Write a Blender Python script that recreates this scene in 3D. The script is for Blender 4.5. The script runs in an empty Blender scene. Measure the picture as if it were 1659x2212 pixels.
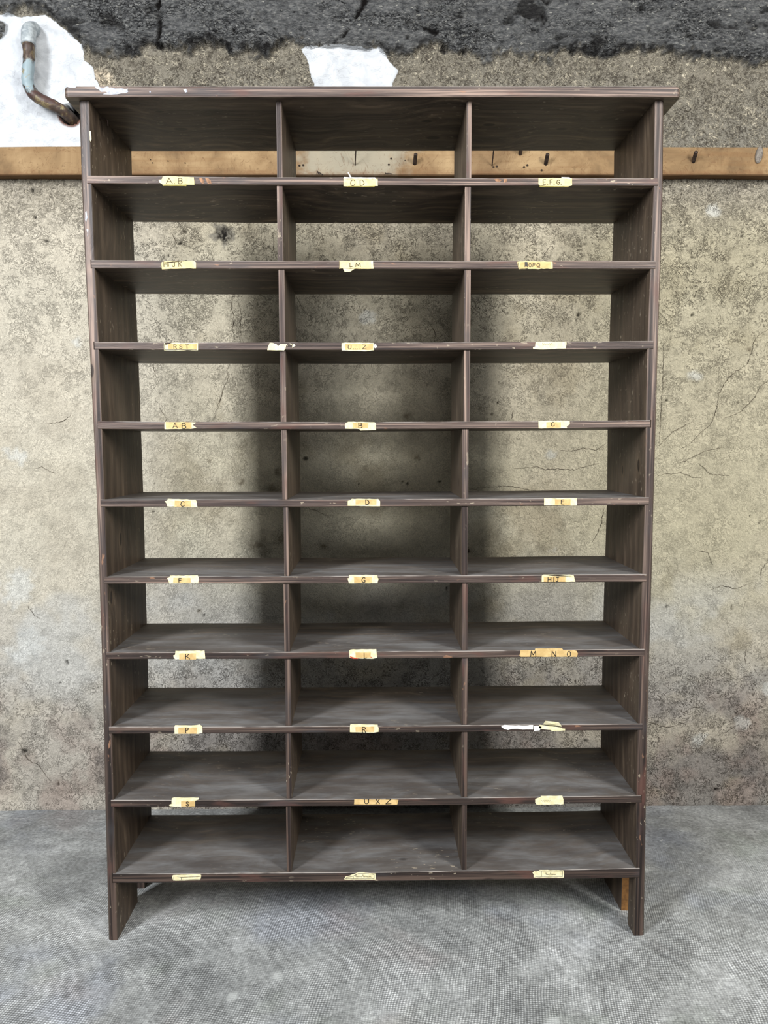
# Pigeonhole shelf in front of an old plaster wall
D_ = {}
D_['CAM'] = {'f': 36.279, 'loc': [0.0034, -1.7424, 1.1645], 'M': [[0.999948, 0.0095563, 0.0035716], [-0.0098279, 0.9962546, 0.0859075], [-0.0027373, -0.0859382, 0.9962967]]}
D_['D'] = 0.2888
D_['WY'] = 0.675
D_['SHELF'] = [
    [-0.6221, 1.7488, 1.7321, 0.6213, 1.7448, 1.7282, 0.0018],
    [-0.619, 1.5696, 1.5523, 0.6202, 1.5681, 1.5506, 0.001],
    [-0.6185, 1.3933, 1.3768, 0.6201, 1.3938, 1.3763, 0.002],
    [-0.6173, 1.2195, 1.2022, 0.6182, 1.2185, 1.2026, 0.0027],
    [-0.6164, 1.0449, 1.0285, 0.6196, 1.0453, 1.0278, 0.002],
    [-0.6152, 0.8694, 0.8537, 0.6185, 0.87, 0.8517, 0.0013],
    [-0.6162, 0.6944, 0.6782, 0.6187, 0.6958, 0.6787, 0.002],
    [-0.6155, 0.5191, 0.5026, 0.6185, 0.5195, 0.504, 0.0017],
    [-0.6168, 0.3438, 0.3268, 0.6197, 0.3466, 0.3286, 0.0023],
    [-0.6182, 0.1651, 0.1423, 0.621, 0.1684, 0.1448, 0.0025],
]
D_['PL'] = [
    [1.9048, -0.6362, -0.6125],
    [1.7486, -0.637, -0.6136],
    [1.5622, -0.6356, -0.6127],
    [1.3933, -0.6325, -0.6099],
    [1.2195, -0.6298, -0.6089],
    [1.0458, -0.6282, -0.608],
    [0.8701, -0.6283, -0.6083],
    [0.6945, -0.6288, -0.6085],
    [0.5192, -0.6303, -0.6095],
    [0.3443, -0.6327, -0.6104],
    [0.1652, -0.634, -0.6117],
    [0.001, -0.6356, -0.6127],
]
D_['PR'] = [
    [1.9052, 0.6314, 0.6098],
    [1.7297, 0.6343, 0.6125],
    [1.5605, 0.6346, 0.6099],
    [1.3854, 0.6333, 0.6079],
    [1.2113, 0.6334, 0.6089],
    [1.0394, 0.6332, 0.6114],
    [0.8623, 0.6335, 0.6097],
    [0.6866, 0.633, 0.6084],
    [0.5111, 0.6334, 0.6086],
    [0.3383, 0.6347, 0.6097],
    [0.1625, 0.6364, 0.6125],
    [-0.001, 0.6382, 0.6122],
]
D_['TOPZ'] = [1.9066, 1.9064]
D_['DL'] = [
    [-0.2109, -0.1989, -0.1974],
    [-0.212, -0.1994, -0.1995],
    [-0.211, -0.1977, -0.2032],
    [-0.2107, -0.1976, -0.1973],
    [-0.2095, -0.1977, -0.196],
    [-0.2073, -0.1961, -0.1961],
    [-0.2095, -0.1964, -0.1982],
    [-0.2092, -0.1955, -0.2004],
    [-0.2095, -0.1969, -0.1999],
    [-0.2111, -0.1998, -0.2005],
]
D_['DR'] = [
    [0.2018, 0.2129, 0.2032],
    [0.1991, 0.2124, 0.2003],
    [0.1993, 0.2131, 0.1995],
    [0.199, 0.2129, 0.1977],
    [0.1966, 0.2109, 0.1974],
    [0.1964, 0.2101, 0.1969],
    [0.198, 0.2112, 0.1967],
    [0.1987, 0.2126, 0.1993],
    [0.1993, 0.2132, 0.1987],
    [0.2011, 0.2125, 0.1996],
]
D_['ZV'] = [
    [0, 2.4802],
    [60, 2.4017],
    [110, 2.336],
    [200, 2.2169],
    [316, 2.0617],
    [390, 1.9619],
    [450, 1.8803],
    [520, 1.7846],
    [600, 1.6743],
    [800, 1.3948],
    [1000, 1.1095],
    [1200, 0.8184],
    [1300, 0.6705],
    [1400, 0.5211],
    [1500, 0.3701],
    [1600, 0.2175],
    [1700, 0.0633],
    [1740, 0.0012],
]
D_['PATCH'] = [
    [[-1.1865, 2.438], [-1.0777, 2.4344], [-1.0439, 2.428], [-0.9959, 2.4346], [-0.9713, 2.436], [-0.9354, 2.4126], [-0.889, 2.3735], [-0.8651, 2.3539], [-0.8613, 2.3079], [-0.8373, 2.2882], [-0.8288, 2.2552], [-0.8095, 2.2156], [-0.8039, 2.1358], [-0.8112, 2.0422], [-1.2056, 2.0419]],
    [[-0.2172, 2.3408], [-0.1923, 2.3474], [-0.1482, 2.3448], [-0.1068, 2.3502], [-0.0586, 2.3437], [-0.0242, 2.3398], [0.0145, 2.3426], [0.0338, 2.3255], [0.0434, 2.303], [0.0613, 2.2898], [0.0752, 2.2806], [0.0668, 2.2621], [0.0557, 2.2435], [0.0528, 2.1769], [-0.172, 2.1766], [-0.1824, 2.2431], [-0.193, 2.2828], [-0.1982, 2.3118], [-0.2091, 2.3263]],
]
D_['PATCHHOLE'] = [
    [-1.1329, 2.4186],
    [-1.0991, 2.4122],
    [-1.0846, 2.4018],
    [-1.0881, 2.3835],
    [-1.1052, 2.3678],
    [-1.1354, 2.3651],
]
D_['PINK'] = [
    [-0.8375, 2.2816],
    [-0.8031, 2.2843],
    [-0.783, 2.2685],
    [-0.7675, 2.2355],
    [-0.8187, 2.2288],
]
D_['BAND'] = [
    [-1.3763, 2.4506],
    [-0.9679, 2.4516],
    [-0.9022, 2.3865],
    [-0.8555, 2.3539],
    [-0.7805, 2.3449],
    [-0.6984, 2.3371],
    [-0.6437, 2.332],
    [-0.561, 2.3427],
    [-0.4235, 2.3443],
    [-0.2309, 2.346],
    [-0.1482, 2.3488],
    [0.0586, 2.3334],
    [0.1968, 2.3337],
    [0.4045, 2.3262],
    [0.5432, 2.3212],
    [0.6818, 2.3294],
    [0.8205, 2.335],
    [0.932, 2.3272],
    [1.0435, 2.3222],
    [1.1818, 2.3145],
    [1.5185, 2.3125],
]
D_['CRACK'] = [
    [[1.2223, 1.5198], [1.187, 1.5029], [1.1708, 1.4776], [1.1664, 1.4423], [1.1504, 1.407], [1.1193, 1.3928], [1.0914, 1.3645], [1.0684, 1.3219], [1.0629, 1.2719], [1.0457, 1.2247], [1.0173, 1.2047], [0.9894, 1.1716], [0.9423, 1.1429]],
    [[0.8881, 1.1618], [0.9232, 1.2006], [0.9632, 1.222], [0.9945, 1.2391]],
    [[1.22, 1.3614], [1.1962, 1.343], [1.1801, 1.3102], [1.1384, 1.2646], [1.0812, 1.2432]],
    [[1.0089, 1.1066], [1.0222, 1.0994], [1.0479, 1.0718], [1.1166, 1.0657]],
    [[0.8836, 1.0636], [0.9094, 1.0751], [0.9343, 1.0721], [0.9559, 1.0778], [1.0002, 1.0603], [1.0292, 1.0631]],
    [[0.9551, 1.1068], [0.998, 1.1284], [1.041, 1.147], [1.0988, 1.1569]],
    [[0.8922, 1.478], [0.8929, 1.3507], [0.8891, 1.2795], [0.8866, 1.1647]],
    [[-0.4475, 1.4154], [-0.4564, 1.3957], [-0.4511, 1.3745], [-0.4661, 1.3392], [-0.4827, 1.2968], [-0.4904, 1.2684], [-0.504, 1.2371]],
    [[-0.4334, 1.6248], [-0.4383, 1.5915], [-0.4306, 1.5498], [-0.4369, 1.5191], [-0.4277, 1.4813]],
    [[-0.4156, 1.5985], [-0.4077, 1.5637], [-0.4139, 1.5358], [-0.4116, 1.5051], [-0.4177, 1.4827]],
    [[0.4328, 1.091], [0.4762, 1.0938], [0.5052, 1.0966], [0.5314, 1.0864], [0.5705, 1.0906], [0.6214, 1.0847], [0.6531, 1.0961], [0.708, 1.1075]],
    [[0.7198, 0.9681], [0.7121, 0.9184], [0.701, 0.8891], [0.6813, 0.8525]],
    [[0.5768, 1.1483], [0.6131, 1.1439], [0.6491, 1.1539], [0.6927, 1.148], [0.724, 1.1724]],
    [[0.2956, 1.0248], [0.3463, 1.0334], [0.4189, 1.036], [0.4917, 1.0213]],
    [[-0.226, 0.9947], [-0.2046, 0.9655], [-0.1757, 0.9582], [-0.1397, 0.9362]],
    [[-0.6831, 1.4242], [-0.6811, 1.3961], [-0.6638, 1.3538]],
    [[-0.6657, 1.283], [-0.6453, 1.2474], [-0.6605, 1.2118]],
    [[1.0193, 0.829], [1.0519, 0.8215], [1.0681, 0.7771]],
    [[1.0558, 0.7029], [1.0996, 0.7176], [1.1443, 0.7069], [1.1952, 0.7275]],
    [[1.2429, 0.7911], [1.2231, 0.769], [1.2213, 0.7393]],
    [[1.1837, 0.5224], [1.1792, 0.4847], [1.1863, 0.4544]],
    [[1.1234, 0.3788], [1.1225, 0.3636], [1.1168, 0.3544]],
    [[0.976, 0.3156], [0.9914, 0.3033], [1.0088, 0.3184], [1.0461, 0.3213]],
    [[-1.0581, 1.0955], [-1.0364, 1.1012], [-1.0155, 1.0868], [-0.9912, 1.0838]],
    [[-1.0167, 1.2341], [-0.9738, 1.2382], [-0.9446, 1.2552], [-0.9367, 1.2765]],
    [[-1.0249, 0.0662], [-1.0226, 0.0863], [-1.028, 0.1017]],
    [[-1.1457, 0.2252], [-1.1188, 0.1639], [-1.0828, 0.1406], [-1.0479, 0.0865]],
    [[0.4238, 1.2448], [0.4278, 1.2662], [0.4305, 1.2805]],
    [[-1.0979, 0.661], [-1.0773, 0.6313], [-1.056, 0.6163]],
    [[-0.3077, 1.812], [-0.3055, 1.7709], [-0.316, 1.7297]],
    [[-0.6135, 1.8052], [-0.6056, 1.7847], [-0.5962, 1.771]],
    [[-0.1671, 1.8257], [-0.1576, 1.7915], [-0.1592, 1.7709]],
    [[0.538, 1.7707], [0.5103, 1.7294]],
    [[0.1711, 1.5351], [0.1854, 1.5071], [0.1827, 1.479]],
    [[-0.2399, 1.6191], [-0.2192, 1.5774], [-0.1912, 1.5495]],
    [[0.883, 0.2733], [0.9358, 0.2576], [0.9806, 0.265]],
    [[1.0943, 0.2259], [1.1313, 0.241], [1.1752, 0.2715]],
]
D_['BCRACK'] = [
    [[-0.6302, 2.472], [-0.6366, 2.4394], [-0.6281, 2.4002], [-0.6389, 2.3543]],
    [[-0.0235, 2.4866], [-0.0305, 2.4539], [-0.0624, 2.4081], [-0.086, 2.3752], [-0.1178, 2.3515]],
    [[0.1276, 2.4543], [0.1345, 2.402], [0.1828, 2.3824]],
    [[0.4992, 2.4814], [0.5134, 2.4553], [0.5027, 2.4291]],
]
D_['BLOB'] = [
    [-0.458, 1.8052, 0.0319, 0],
    [-0.6362, 2.3517, 0.0203, 0],
    [-0.6049, 2.3426, 0.0145, 0],
    [0.5929, 2.3345, 0.0145, 0],
    [0.9377, 2.3669, 0.0232, 0],
    [0.8191, 2.3904, 0.0203, 0],
    [0.2106, 2.343, 0.0203, 0],
    [0.266, 2.3299, 0.0145, 0],
    [-0.7698, 2.4625, 0.0116, 0],
    [0.1001, 2.415, 0.0261, 0],
    [0.1759, 2.3889, 0.0319, 0],
    [0.2585, 2.4285, 0.0203, 0],
    [0.1001, 2.3691, 0.0174, 0],
    [0.667, 2.3703, 0.0203, 0],
    [0.5132, 2.4684, 0.0232, 0],
    [-0.4158, 2.3876, 0.0145, 0],
    [-1.0994, 1.1344, 0.0493, 1],
    [-0.915, 1.4806, 0.0319, 1],
    [0.9901, 1.3761, 0.0232, 1],
    [1.0451, 0.2139, 0.0377, 1],
    [1.2535, 0.378, 0.0261, 1],
    [1.1827, 0.2714, 0.0232, 1],
    [0.5481, 1.1296, 0.0203, 1],
    [0.5602, 0.8309, 0.0232, 1],
    [-0.0284, 1.4513, 0.0145, 1],
    [-1.1244, 0.7203, 0.058, 1],
    [-1.1035, 0.5271, 0.0652, 1],
    [-0.0279, 1.5493, 0.029, 1],
    [1.0309, 1.8736, 0.0203, 1],
    [-0.3195, 1.0312, 0.0319, 2],
    [-0.3043, 1.0817, 0.0203, 2],
    [-0.4201, 1.0532, 0.0174, 2],
    [-0.2497, 0.8342, 0.029, 2],
    [-0.3658, 0.8493, 0.0435, 2],
    [-0.1623, 0.8485, 0.0319, 2],
    [-0.2928, 0.871, 0.0348, 2],
    [-0.5166, 1.1183, 0.013, 2],
    [1.1601, 1.4564, 0.0174, 2],
    [-0.4747, 1.197, 0.0145, 2],
    [-0.0301, 1.0953, 0.0116, 2],
    [0.1288, 1.1237, 0.0174, 2],
    [0.0999, 1.2527, 0.0232, 2],
    [0.3226, 1.2807, 0.0174, 2],
    [-0.5592, 0.6436, 0.0145, 2],
    [-1.1188, 0.1639, 0.058, 3],
    [-1.0188, 0.0708, 0.0725, 3],
    [1.1798, 0.1481, 0.087, 3],
    [1.2352, 0.2711, 0.0725, 3],
    [0.9576, 0.0254, 0.058, 3],
    [0.2693, 1.7845, 0.0348, 2],
    [-0.3779, 1.812, 0.0348, 2],
]
D_['PIT'] = [
    [-0.6278, 1.7408, 0.0043],
    [-0.5741, 1.8121, 0.0043],
    [-0.5918, 1.7779, 0.0058],
    [0.6413, 1.7748, 0.0058],
    [0.6416, 1.6142, 0.0058],
    [0.6269, 1.5625, 0.0058],
    [0.4993, 1.5067, 0.0072],
    [0.0105, 1.1499, 0.0051],
    [-0.2173, 1.1247, 0.0072],
    [0.0999, 1.0443, 0.0058],
    [0.2013, 1.0512, 0.0058],
    [0.38, 1.2949, 0.0036],
    [0.3617, 1.2592, 0.0051],
    [0.2926, 0.832, 0.0058],
    [0.3017, 0.773, 0.0043],
    [-0.052, 1.0448, 0.0043],
    [-0.6866, 1.0469, 0.0036],
    [-0.6934, 0.96, 0.0072],
    [-0.9813, 0.474, 0.0072],
    [-1.0057, 0.411, 0.0029],
    [-1.0933, 0.2447, 0.0072],
    [-1.0259, 0.0786, 0.0072],
    [-1.1294, 0.1915, 0.0072],
    [1.2516, 0.4237, 0.0043],
    [1.1317, 0.6458, 0.0043],
    [0.9245, 0.6513, 0.0043],
    [1.1034, 0.0477, 0.0058],
    [0.977, 1.5621, 0.0043],
    [0.9059, 1.3008, 0.0058],
    [1.1301, 1.2932, 0.0058],
    [-1.0268, 1.853, 0.0072],
    [-0.9947, 1.7848, 0.0072],
    [-1.086, 1.7712, 0.0072],
    [-1.0303, 1.9343, 0.0072],
    [0.9266, 1.8119, 0.0058],
    [0.9715, 1.7361, 0.0058],
    [0.0854, 1.0516, 0.0058],
    [0.2833, 0.6842, 0.0043],
    [0.2244, 0.7141, 0.0058],
    [-0.5592, 0.6436, 0.0043],
    [0.6749, 0.2132, 0.0058],
    [-0.545, 0.6287, 0.0043],
    [0.9824, 1.618, 0.0043],
    [1.21, 0.9166, 0.0058],
    [1.1798, 0.9387, 0.0029],
    [-0.5039, 0.1443, 0.0058],
    [1.209, 1.1277, 0.0043],
]
D_['HOLE'] = [-0.9109, 2.1543]
D_['NICHE'] = [
    [-0.9716, 2.3602],
    [-0.9719, 2.2153],
]
D_['PEG'] = [
    [0.1204, 1.9966, 0.1219, 2.0151],
    [0.5103, 1.9955, 0.5097, 2.0154],
    [0.951, 2.0025, 0.9479, 2.0223],
    [0.434, 2.0247, 0.4317, 2.0429],
]
D_['NAIL'] = [
    [-0.0569, 1.9912, -0.0526, 2.0257],
    [0.3504, 1.9901, 0.348, 2.026],
]
D_['RAILHOLE'] = [
    [0.4455, 1.9875],
    [0.4551, 1.9928],
    [0.3545, 1.9875],
    [0.3642, 1.9888],
    [0.0434, 1.9939],
    [-0.2216, 1.9911],
    [-0.2106, 1.9924],
    [0.4981, 1.9782],
    [0.0503, 2.0112],
    [0.0916, 2.0059],
    [-0.6101, 2.004],
    [-0.5597, 1.9988],
    [-0.6553, 1.9987],
    [-0.6619, 2.008],
]
D_['KNOT'] = [1.1455, 2.0226]
D_['LAB'] = [
    {'row': 1, 'name': 'A B', 'base': [[-0.4644, 1.7399], [-0.4603, 1.7414], [-0.4582, 1.7468], [-0.4551, 1.7477], [-0.4381, 1.7473], [-0.418, 1.7463], [-0.391, 1.7453], [-0.3898, 1.7297], [-0.4586, 1.7302], [-0.4645, 1.7341]], 'tan': None, 'letters': [['A', -0.451, 1.7317, -0.4377, 1.7434], ['.', -0.4335, 1.7317, -0.432, 1.7434], ['B', -0.4244, 1.7317, -0.4156, 1.7434]], 'extra': [['olive', [[-0.4586, 1.7302], [-0.4074, 1.7297], [-0.408, 1.727], [-0.4587, 1.7275]]], ['cream', [[-0.4674, 1.7399], [-0.4603, 1.7409], [-0.4606, 1.7312], [-0.4655, 1.7341]]]]},
    {'row': 1, 'name': 'C D', 'base': [[-0.0661, 1.7421], [0.0085, 1.7421], [0.0084, 1.727], [-0.0663, 1.727]], 'tan': None, 'letters': [['C', -0.0511, 1.7279, -0.041, 1.7402], ['D', -0.0309, 1.728, -0.0208, 1.7402]], 'extra': [['white', [[-0.0651, 1.7455], [0.0024, 1.7446], [0.0044, 1.7421], [-0.0651, 1.7426]]], ['olive', [[-0.0602, 1.727], [0.0024, 1.727], [0.0003, 1.725], [-0.0592, 1.7255]]], ['cream', [[0.0044, 1.7412], [0.0085, 1.7412], [0.0084, 1.7275], [0.0044, 1.7275]]], ['stick', [[-0.057, 1.7538], [-0.055, 1.7538], [-0.048, 1.745], [-0.052, 1.745]]]]},
    {'row': 1, 'name': 'E.F.G.', 'base': [[0.3591, 1.7433], [0.3966, 1.7443], [0.4321, 1.7433], [0.4323, 1.7286], [0.4253, 1.7267], [0.3624, 1.7276], [0.3588, 1.7315]], 'tan': None, 'letters': [['E', 0.3689, 1.7306, 0.3749, 1.7404], ['.', 0.3786, 1.7306, 0.3794, 1.7404], ['F', 0.3836, 1.7306, 0.3896, 1.7404], ['.', 0.3927, 1.7306, 0.3936, 1.7404], ['G', 0.3988, 1.7306, 0.4058, 1.7404], ['.', 0.408, 1.7306, 0.4088, 1.7404]], 'extra': [['white', [[0.4087, 1.7458], [0.4259, 1.7453], [0.4311, 1.7419], [0.4108, 1.7433]]], ['olive', [[0.3614, 1.7276], [0.4253, 1.7267], [0.4243, 1.7247], [0.3624, 1.7252]]]]},
    {'row': 2, 'name': 'H I J K', 'base': [[-0.4651, 1.5651], [-0.458, 1.567], [-0.4549, 1.568], [-0.3942, 1.568], [-0.3912, 1.564], [-0.3905, 1.5521], [-0.4655, 1.5507], [-0.4663, 1.5611]], 'tan': None, 'letters': [['H', -0.4613, 1.5556, -0.453, 1.566], ['I', -0.4517, 1.5556, -0.4499, 1.566], ['J', -0.4421, 1.5556, -0.4347, 1.566], ['K', -0.4289, 1.5556, -0.4216, 1.566]], 'extra': [['cream', [[-0.3942, 1.567], [-0.3902, 1.565], [-0.3904, 1.5541], [-0.3945, 1.5521]]], ['darkline', [[-0.4591, 1.5646], [-0.4144, 1.569], [-0.4103, 1.57], [-0.4104, 1.5685], [-0.4571, 1.5626]]]]},
    {'row': 2, 'name': 'L M', 'base': [[-0.0766, 1.5679], [-0.0023, 1.5678], [-0.0024, 1.5509], [-0.0767, 1.551]], 'tan': None, 'letters': [['L', -0.0538, 1.5549, -0.0476, 1.5634], ['M', -0.0405, 1.5549, -0.0303, 1.5634]], 'extra': [['frame', [[-0.0755, 1.5669], [-0.0757, 1.552], [-0.0288, 1.5519]]], ['cream', [[-0.0685, 1.551], [-0.0431, 1.5509], [-0.0523, 1.545], [-0.0645, 1.544]]], ['cream', [[-0.0074, 1.5668], [-0.0023, 1.5683], [-0.0014, 1.5509], [-0.0064, 1.5509]]]]},
    {'row': 2, 'name': 'N O P Q', 'base': [[0.3147, 1.5657], [0.3208, 1.5672], [0.3923, 1.5661], [0.3931, 1.5507], [0.318, 1.5502]], 'tan': [[0.3219, 1.5652], [0.3893, 1.5652], [0.3895, 1.5522], [0.322, 1.5522]], 'letters': [['N', 0.3312, 1.5542, 0.3372, 1.5627], ['O', 0.3399, 1.5542, 0.3459, 1.5627], ['P', 0.3486, 1.5542, 0.3546, 1.5627], ['Q', 0.3578, 1.5542, 0.3648, 1.5627]], 'extra': [['smudge', [[0.331, 1.5652], [0.3372, 1.5657], [0.3383, 1.5567], [0.3322, 1.5557]]], ['frame', [[0.3162, 1.5647], [0.319, 1.5517], [0.3384, 1.5512]]]]},
    {'row': 3, 'name': 'R S T', 'base': [[-0.4653, 1.3911], [-0.3902, 1.391], [-0.3906, 1.3748], [-0.4657, 1.3749]], 'tan': [[-0.4556, 1.389], [-0.3923, 1.3889], [-0.3926, 1.3768], [-0.456, 1.3769]], 'letters': [['R', -0.4442, 1.3784, -0.4368, 1.387], ['S', -0.4314, 1.3784, -0.4245, 1.387], ['T', -0.4181, 1.3784, -0.4107, 1.387]], 'extra': [['frame', [[-0.4643, 1.3891], [-0.4647, 1.3764], [-0.3936, 1.3758]]], ['darkline', [[-0.4627, 1.3911], [-0.4474, 1.3915], [-0.4536, 1.389], [-0.4618, 1.387]]]]},
    {'row': 3, 'name': 'torn tape', 'base': [[-0.2316, 1.3907], [-0.2265, 1.3912], [-0.2163, 1.3877], [-0.2133, 1.3836], [-0.2081, 1.3887], [-0.1948, 1.3876], [-0.197, 1.3785], [-0.2001, 1.3745], [-0.2375, 1.3746], [-0.2359, 1.3816]], 'tan': None, 'letters': [], 'extra': [['cream', [[-0.1999, 1.3882], [-0.1938, 1.3878], [-0.1918, 1.3836], [-0.1938, 1.3846], [-0.1959, 1.3861]]], ['cream', [[-0.1815, 1.3876], [-0.1774, 1.3881], [-0.1744, 1.3846], [-0.1785, 1.3826], [-0.1826, 1.38]]], ['cream', [[-0.1886, 1.3891], [-0.1856, 1.3894], [-0.1825, 1.3871], [-0.1846, 1.3866]]]]},
    {'row': 3, 'name': 'U....Z', 'base': [[-0.0728, 1.3895], [-0.0646, 1.391], [-0.0092, 1.3904], [-0.001, 1.3894], [-0.001, 1.3742], [-0.0175, 1.3722], [-0.0729, 1.3738]], 'tan': [[-0.0646, 1.3885], [-0.003, 1.3884], [-0.0031, 1.3752], [-0.0647, 1.3753]], 'letters': [['U', -0.0585, 1.3773, -0.0513, 1.3859], ['.', -0.0472, 1.3773, -0.0461, 1.3859], ['.', -0.0431, 1.3773, -0.042, 1.3859], ['.', -0.039, 1.3773, -0.0379, 1.3859], ['.', -0.0349, 1.3773, -0.0338, 1.3859], ['Z', -0.0267, 1.3773, -0.0184, 1.3859]], 'extra': [['white', [[-0.001, 1.3863], [0.0031, 1.3884], [0.0042, 1.3843], [0.0062, 1.3823], [0.0021, 1.3782], [-0.001, 1.3813]]]]},
    {'row': 3, 'name': 'blank', 'base': [[0.358, 1.3924], [0.425, 1.3928], [0.4266, 1.3898], [0.4253, 1.3776], [0.3737, 1.3756], [0.352, 1.3767], [0.352, 1.3807], [0.3571, 1.3818]], 'tan': None, 'letters': [], 'extra': []},
    {'row': 4, 'name': 'A B', 'base': [[-0.4674, 1.2176], [-0.4437, 1.217], [-0.4231, 1.217], [-0.3984, 1.2164], [-0.4016, 1.2128], [-0.4068, 1.2108], [-0.3976, 1.2046], [-0.4101, 1.202], [-0.4689, 1.2017], [-0.4686, 1.2119]], 'tan': [[-0.4654, 1.2171], [-0.4087, 1.2169], [-0.409, 1.2025], [-0.4657, 1.2027]], 'letters': [['A', -0.4503, 1.2037, -0.4397, 1.2144], ['B', -0.4302, 1.2036, -0.4206, 1.2144]], 'extra': []},
    {'row': 4, 'name': 'B', 'base': [[-0.0648, 1.214], [-0.0596, 1.2171], [-0.0016, 1.2159], [0.0025, 1.2139], [0.0025, 1.1984], [-0.0328, 1.1975], [-0.0348, 1.2011], [-0.0659, 1.2017], [-0.0674, 1.2079]], 'tan': [[-0.0493, 1.215], [-0.0151, 1.2149], [-0.0151, 1.2026], [-0.0493, 1.2027]], 'letters': [['B', -0.0364, 1.2031, -0.028, 1.2139]], 'extra': []},
    {'row': 4, 'name': 'C', 'base': [[0.3667, 1.2176], [0.4364, 1.218], [0.4365, 1.2097], [0.4304, 1.2056], [0.4304, 1.2015], [0.3669, 1.2016]], 'tan': [[0.3844, 1.215], [0.4167, 1.2149], [0.4169, 1.2025], [0.3846, 1.2026]], 'letters': [['C', 0.395, 1.2062, 0.4026, 1.2149]], 'extra': []},
    {'row': 5, 'name': 'C', 'base': [[-0.4732, 1.04], [-0.4669, 1.0421], [-0.4658, 1.0457], [-0.4045, 1.044], [-0.4015, 1.0398], [-0.3997, 1.0272], [-0.4673, 1.0285], [-0.4692, 1.0358]], 'tan': [[-0.4503, 1.0415], [-0.4139, 1.0414], [-0.4143, 1.0278], [-0.4507, 1.0279]], 'letters': [['C', -0.4371, 1.0289, -0.4285, 1.0399]], 'extra': []},
    {'row': 5, 'name': 'D', 'base': [[-0.0618, 1.0396], [-0.0555, 1.0417], [-0.0524, 1.0443], [0.0071, 1.0436], [0.0113, 1.0383], [0.0112, 1.0273], [-0.0619, 1.0286]], 'tan': [[-0.0441, 1.0432], [0.0029, 1.0431], [0.0029, 1.031], [-0.0441, 1.0312]], 'letters': [['D', -0.0217, 1.0311, -0.0133, 1.0421]], 'extra': []},
    {'row': 5, 'name': 'E', 'base': [[0.3818, 1.0444], [0.4563, 1.0442], [0.4566, 1.0279], [0.382, 1.0281]], 'tan': [[0.406, 1.0422], [0.4416, 1.0421], [0.4419, 1.0285], [0.4062, 1.0286]], 'letters': [['E', 0.4203, 1.0312, 0.427, 1.0406]], 'extra': []},
    {'row': 6, 'name': 'F', 'base': [[-0.4727, 0.8651], [-0.4664, 0.8672], [-0.4652, 0.8709], [-0.4034, 0.8717], [-0.4003, 0.8669], [-0.4017, 0.8542], [-0.4678, 0.8539], [-0.4697, 0.8609]], 'tan': [[-0.458, 0.8661], [-0.4192, 0.8659], [-0.4195, 0.8548], [-0.4583, 0.855]], 'letters': [['F', -0.4462, 0.856, -0.4392, 0.865]], 'extra': []},
    {'row': 6, 'name': 'G', 'base': [[-0.063, 0.8633], [-0.0599, 0.8644], [-0.0598, 0.8713], [0.0044, 0.8705], [0.0055, 0.8651], [0.0076, 0.8619], [0.0044, 0.8523], [-0.0599, 0.8521]], 'tan': [[-0.0483, 0.8664], [-0.0082, 0.8663], [-0.0083, 0.8529], [-0.0483, 0.8531]], 'letters': [['G', -0.0309, 0.8541, -0.0225, 0.8653]], 'extra': []},
    {'row': 6, 'name': 'H I J', 'base': [[0.3792, 0.8667], [0.3834, 0.8699], [0.4426, 0.8696], [0.4522, 0.8674], [0.4556, 0.853], [0.3794, 0.8533]], 'tan': [[0.3834, 0.8656], [0.4332, 0.8654], [0.4334, 0.8531], [0.3836, 0.8533]], 'letters': [['H', 0.3931, 0.8538, 0.4004, 0.8634], ['I', 0.4058, 0.8537, 0.4073, 0.8633], ['J', 0.4111, 0.8537, 0.4184, 0.8633]], 'extra': [['darkline', [[0.3844, 0.8688], [0.4162, 0.8686], [0.4501, 0.8658], [0.4162, 0.866]]]]},
    {'row': 7, 'name': 'K', 'base': [[-0.4627, 0.6871], [-0.4584, 0.6882], [-0.4571, 0.6968], [-0.3916, 0.6975], [-0.3907, 0.69], [-0.3899, 0.6791], [-0.4576, 0.6779], [-0.4618, 0.6806]], 'tan': [[-0.4488, 0.6914], [-0.4107, 0.6912], [-0.4111, 0.6771], [-0.4492, 0.6773]], 'letters': [['K', -0.4354, 0.6783, -0.4256, 0.6902]], 'extra': []},
    {'row': 7, 'name': 'L', 'base': [[-0.061, 0.6958], [-0.0578, 0.6985], [0.0017, 0.6987], [0.0027, 0.6781], [-0.008, 0.676], [-0.059, 0.6784], [-0.061, 0.6882]], 'tan': [[-0.0461, 0.6914], [-0.0111, 0.6912], [-0.0111, 0.6792], [-0.0462, 0.6794]], 'letters': [['L', -0.0271, 0.6782, -0.0196, 0.6901]], 'extra': [['red', [[-0.0589, 0.6828], [-0.0526, 0.6806], [-0.0388, 0.6767], [-0.0505, 0.6767], [-0.0579, 0.6784]]], ['red', [[-0.0143, 0.6836], [-0.0058, 0.6781], [-0.0143, 0.6793]]]]},
    {'row': 7, 'name': 'M N O', 'base': [[0.3327, 0.6947], [0.3657, 0.6946], [0.3667, 0.6983], [0.4286, 0.698], [0.4319, 0.6937], [0.4618, 0.6924], [0.4651, 0.6864], [0.4631, 0.6783], [0.3302, 0.6812]], 'tan': [[0.3327, 0.6942], [0.4597, 0.6935], [0.4599, 0.6788], [0.3329, 0.6795]], 'letters': [['M', 0.3563, 0.6794, 0.3679, 0.6924], ['N', 0.4049, 0.6791, 0.4143, 0.6921], ['O', 0.4402, 0.6789, 0.4485, 0.6919]], 'extra': []},
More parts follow.
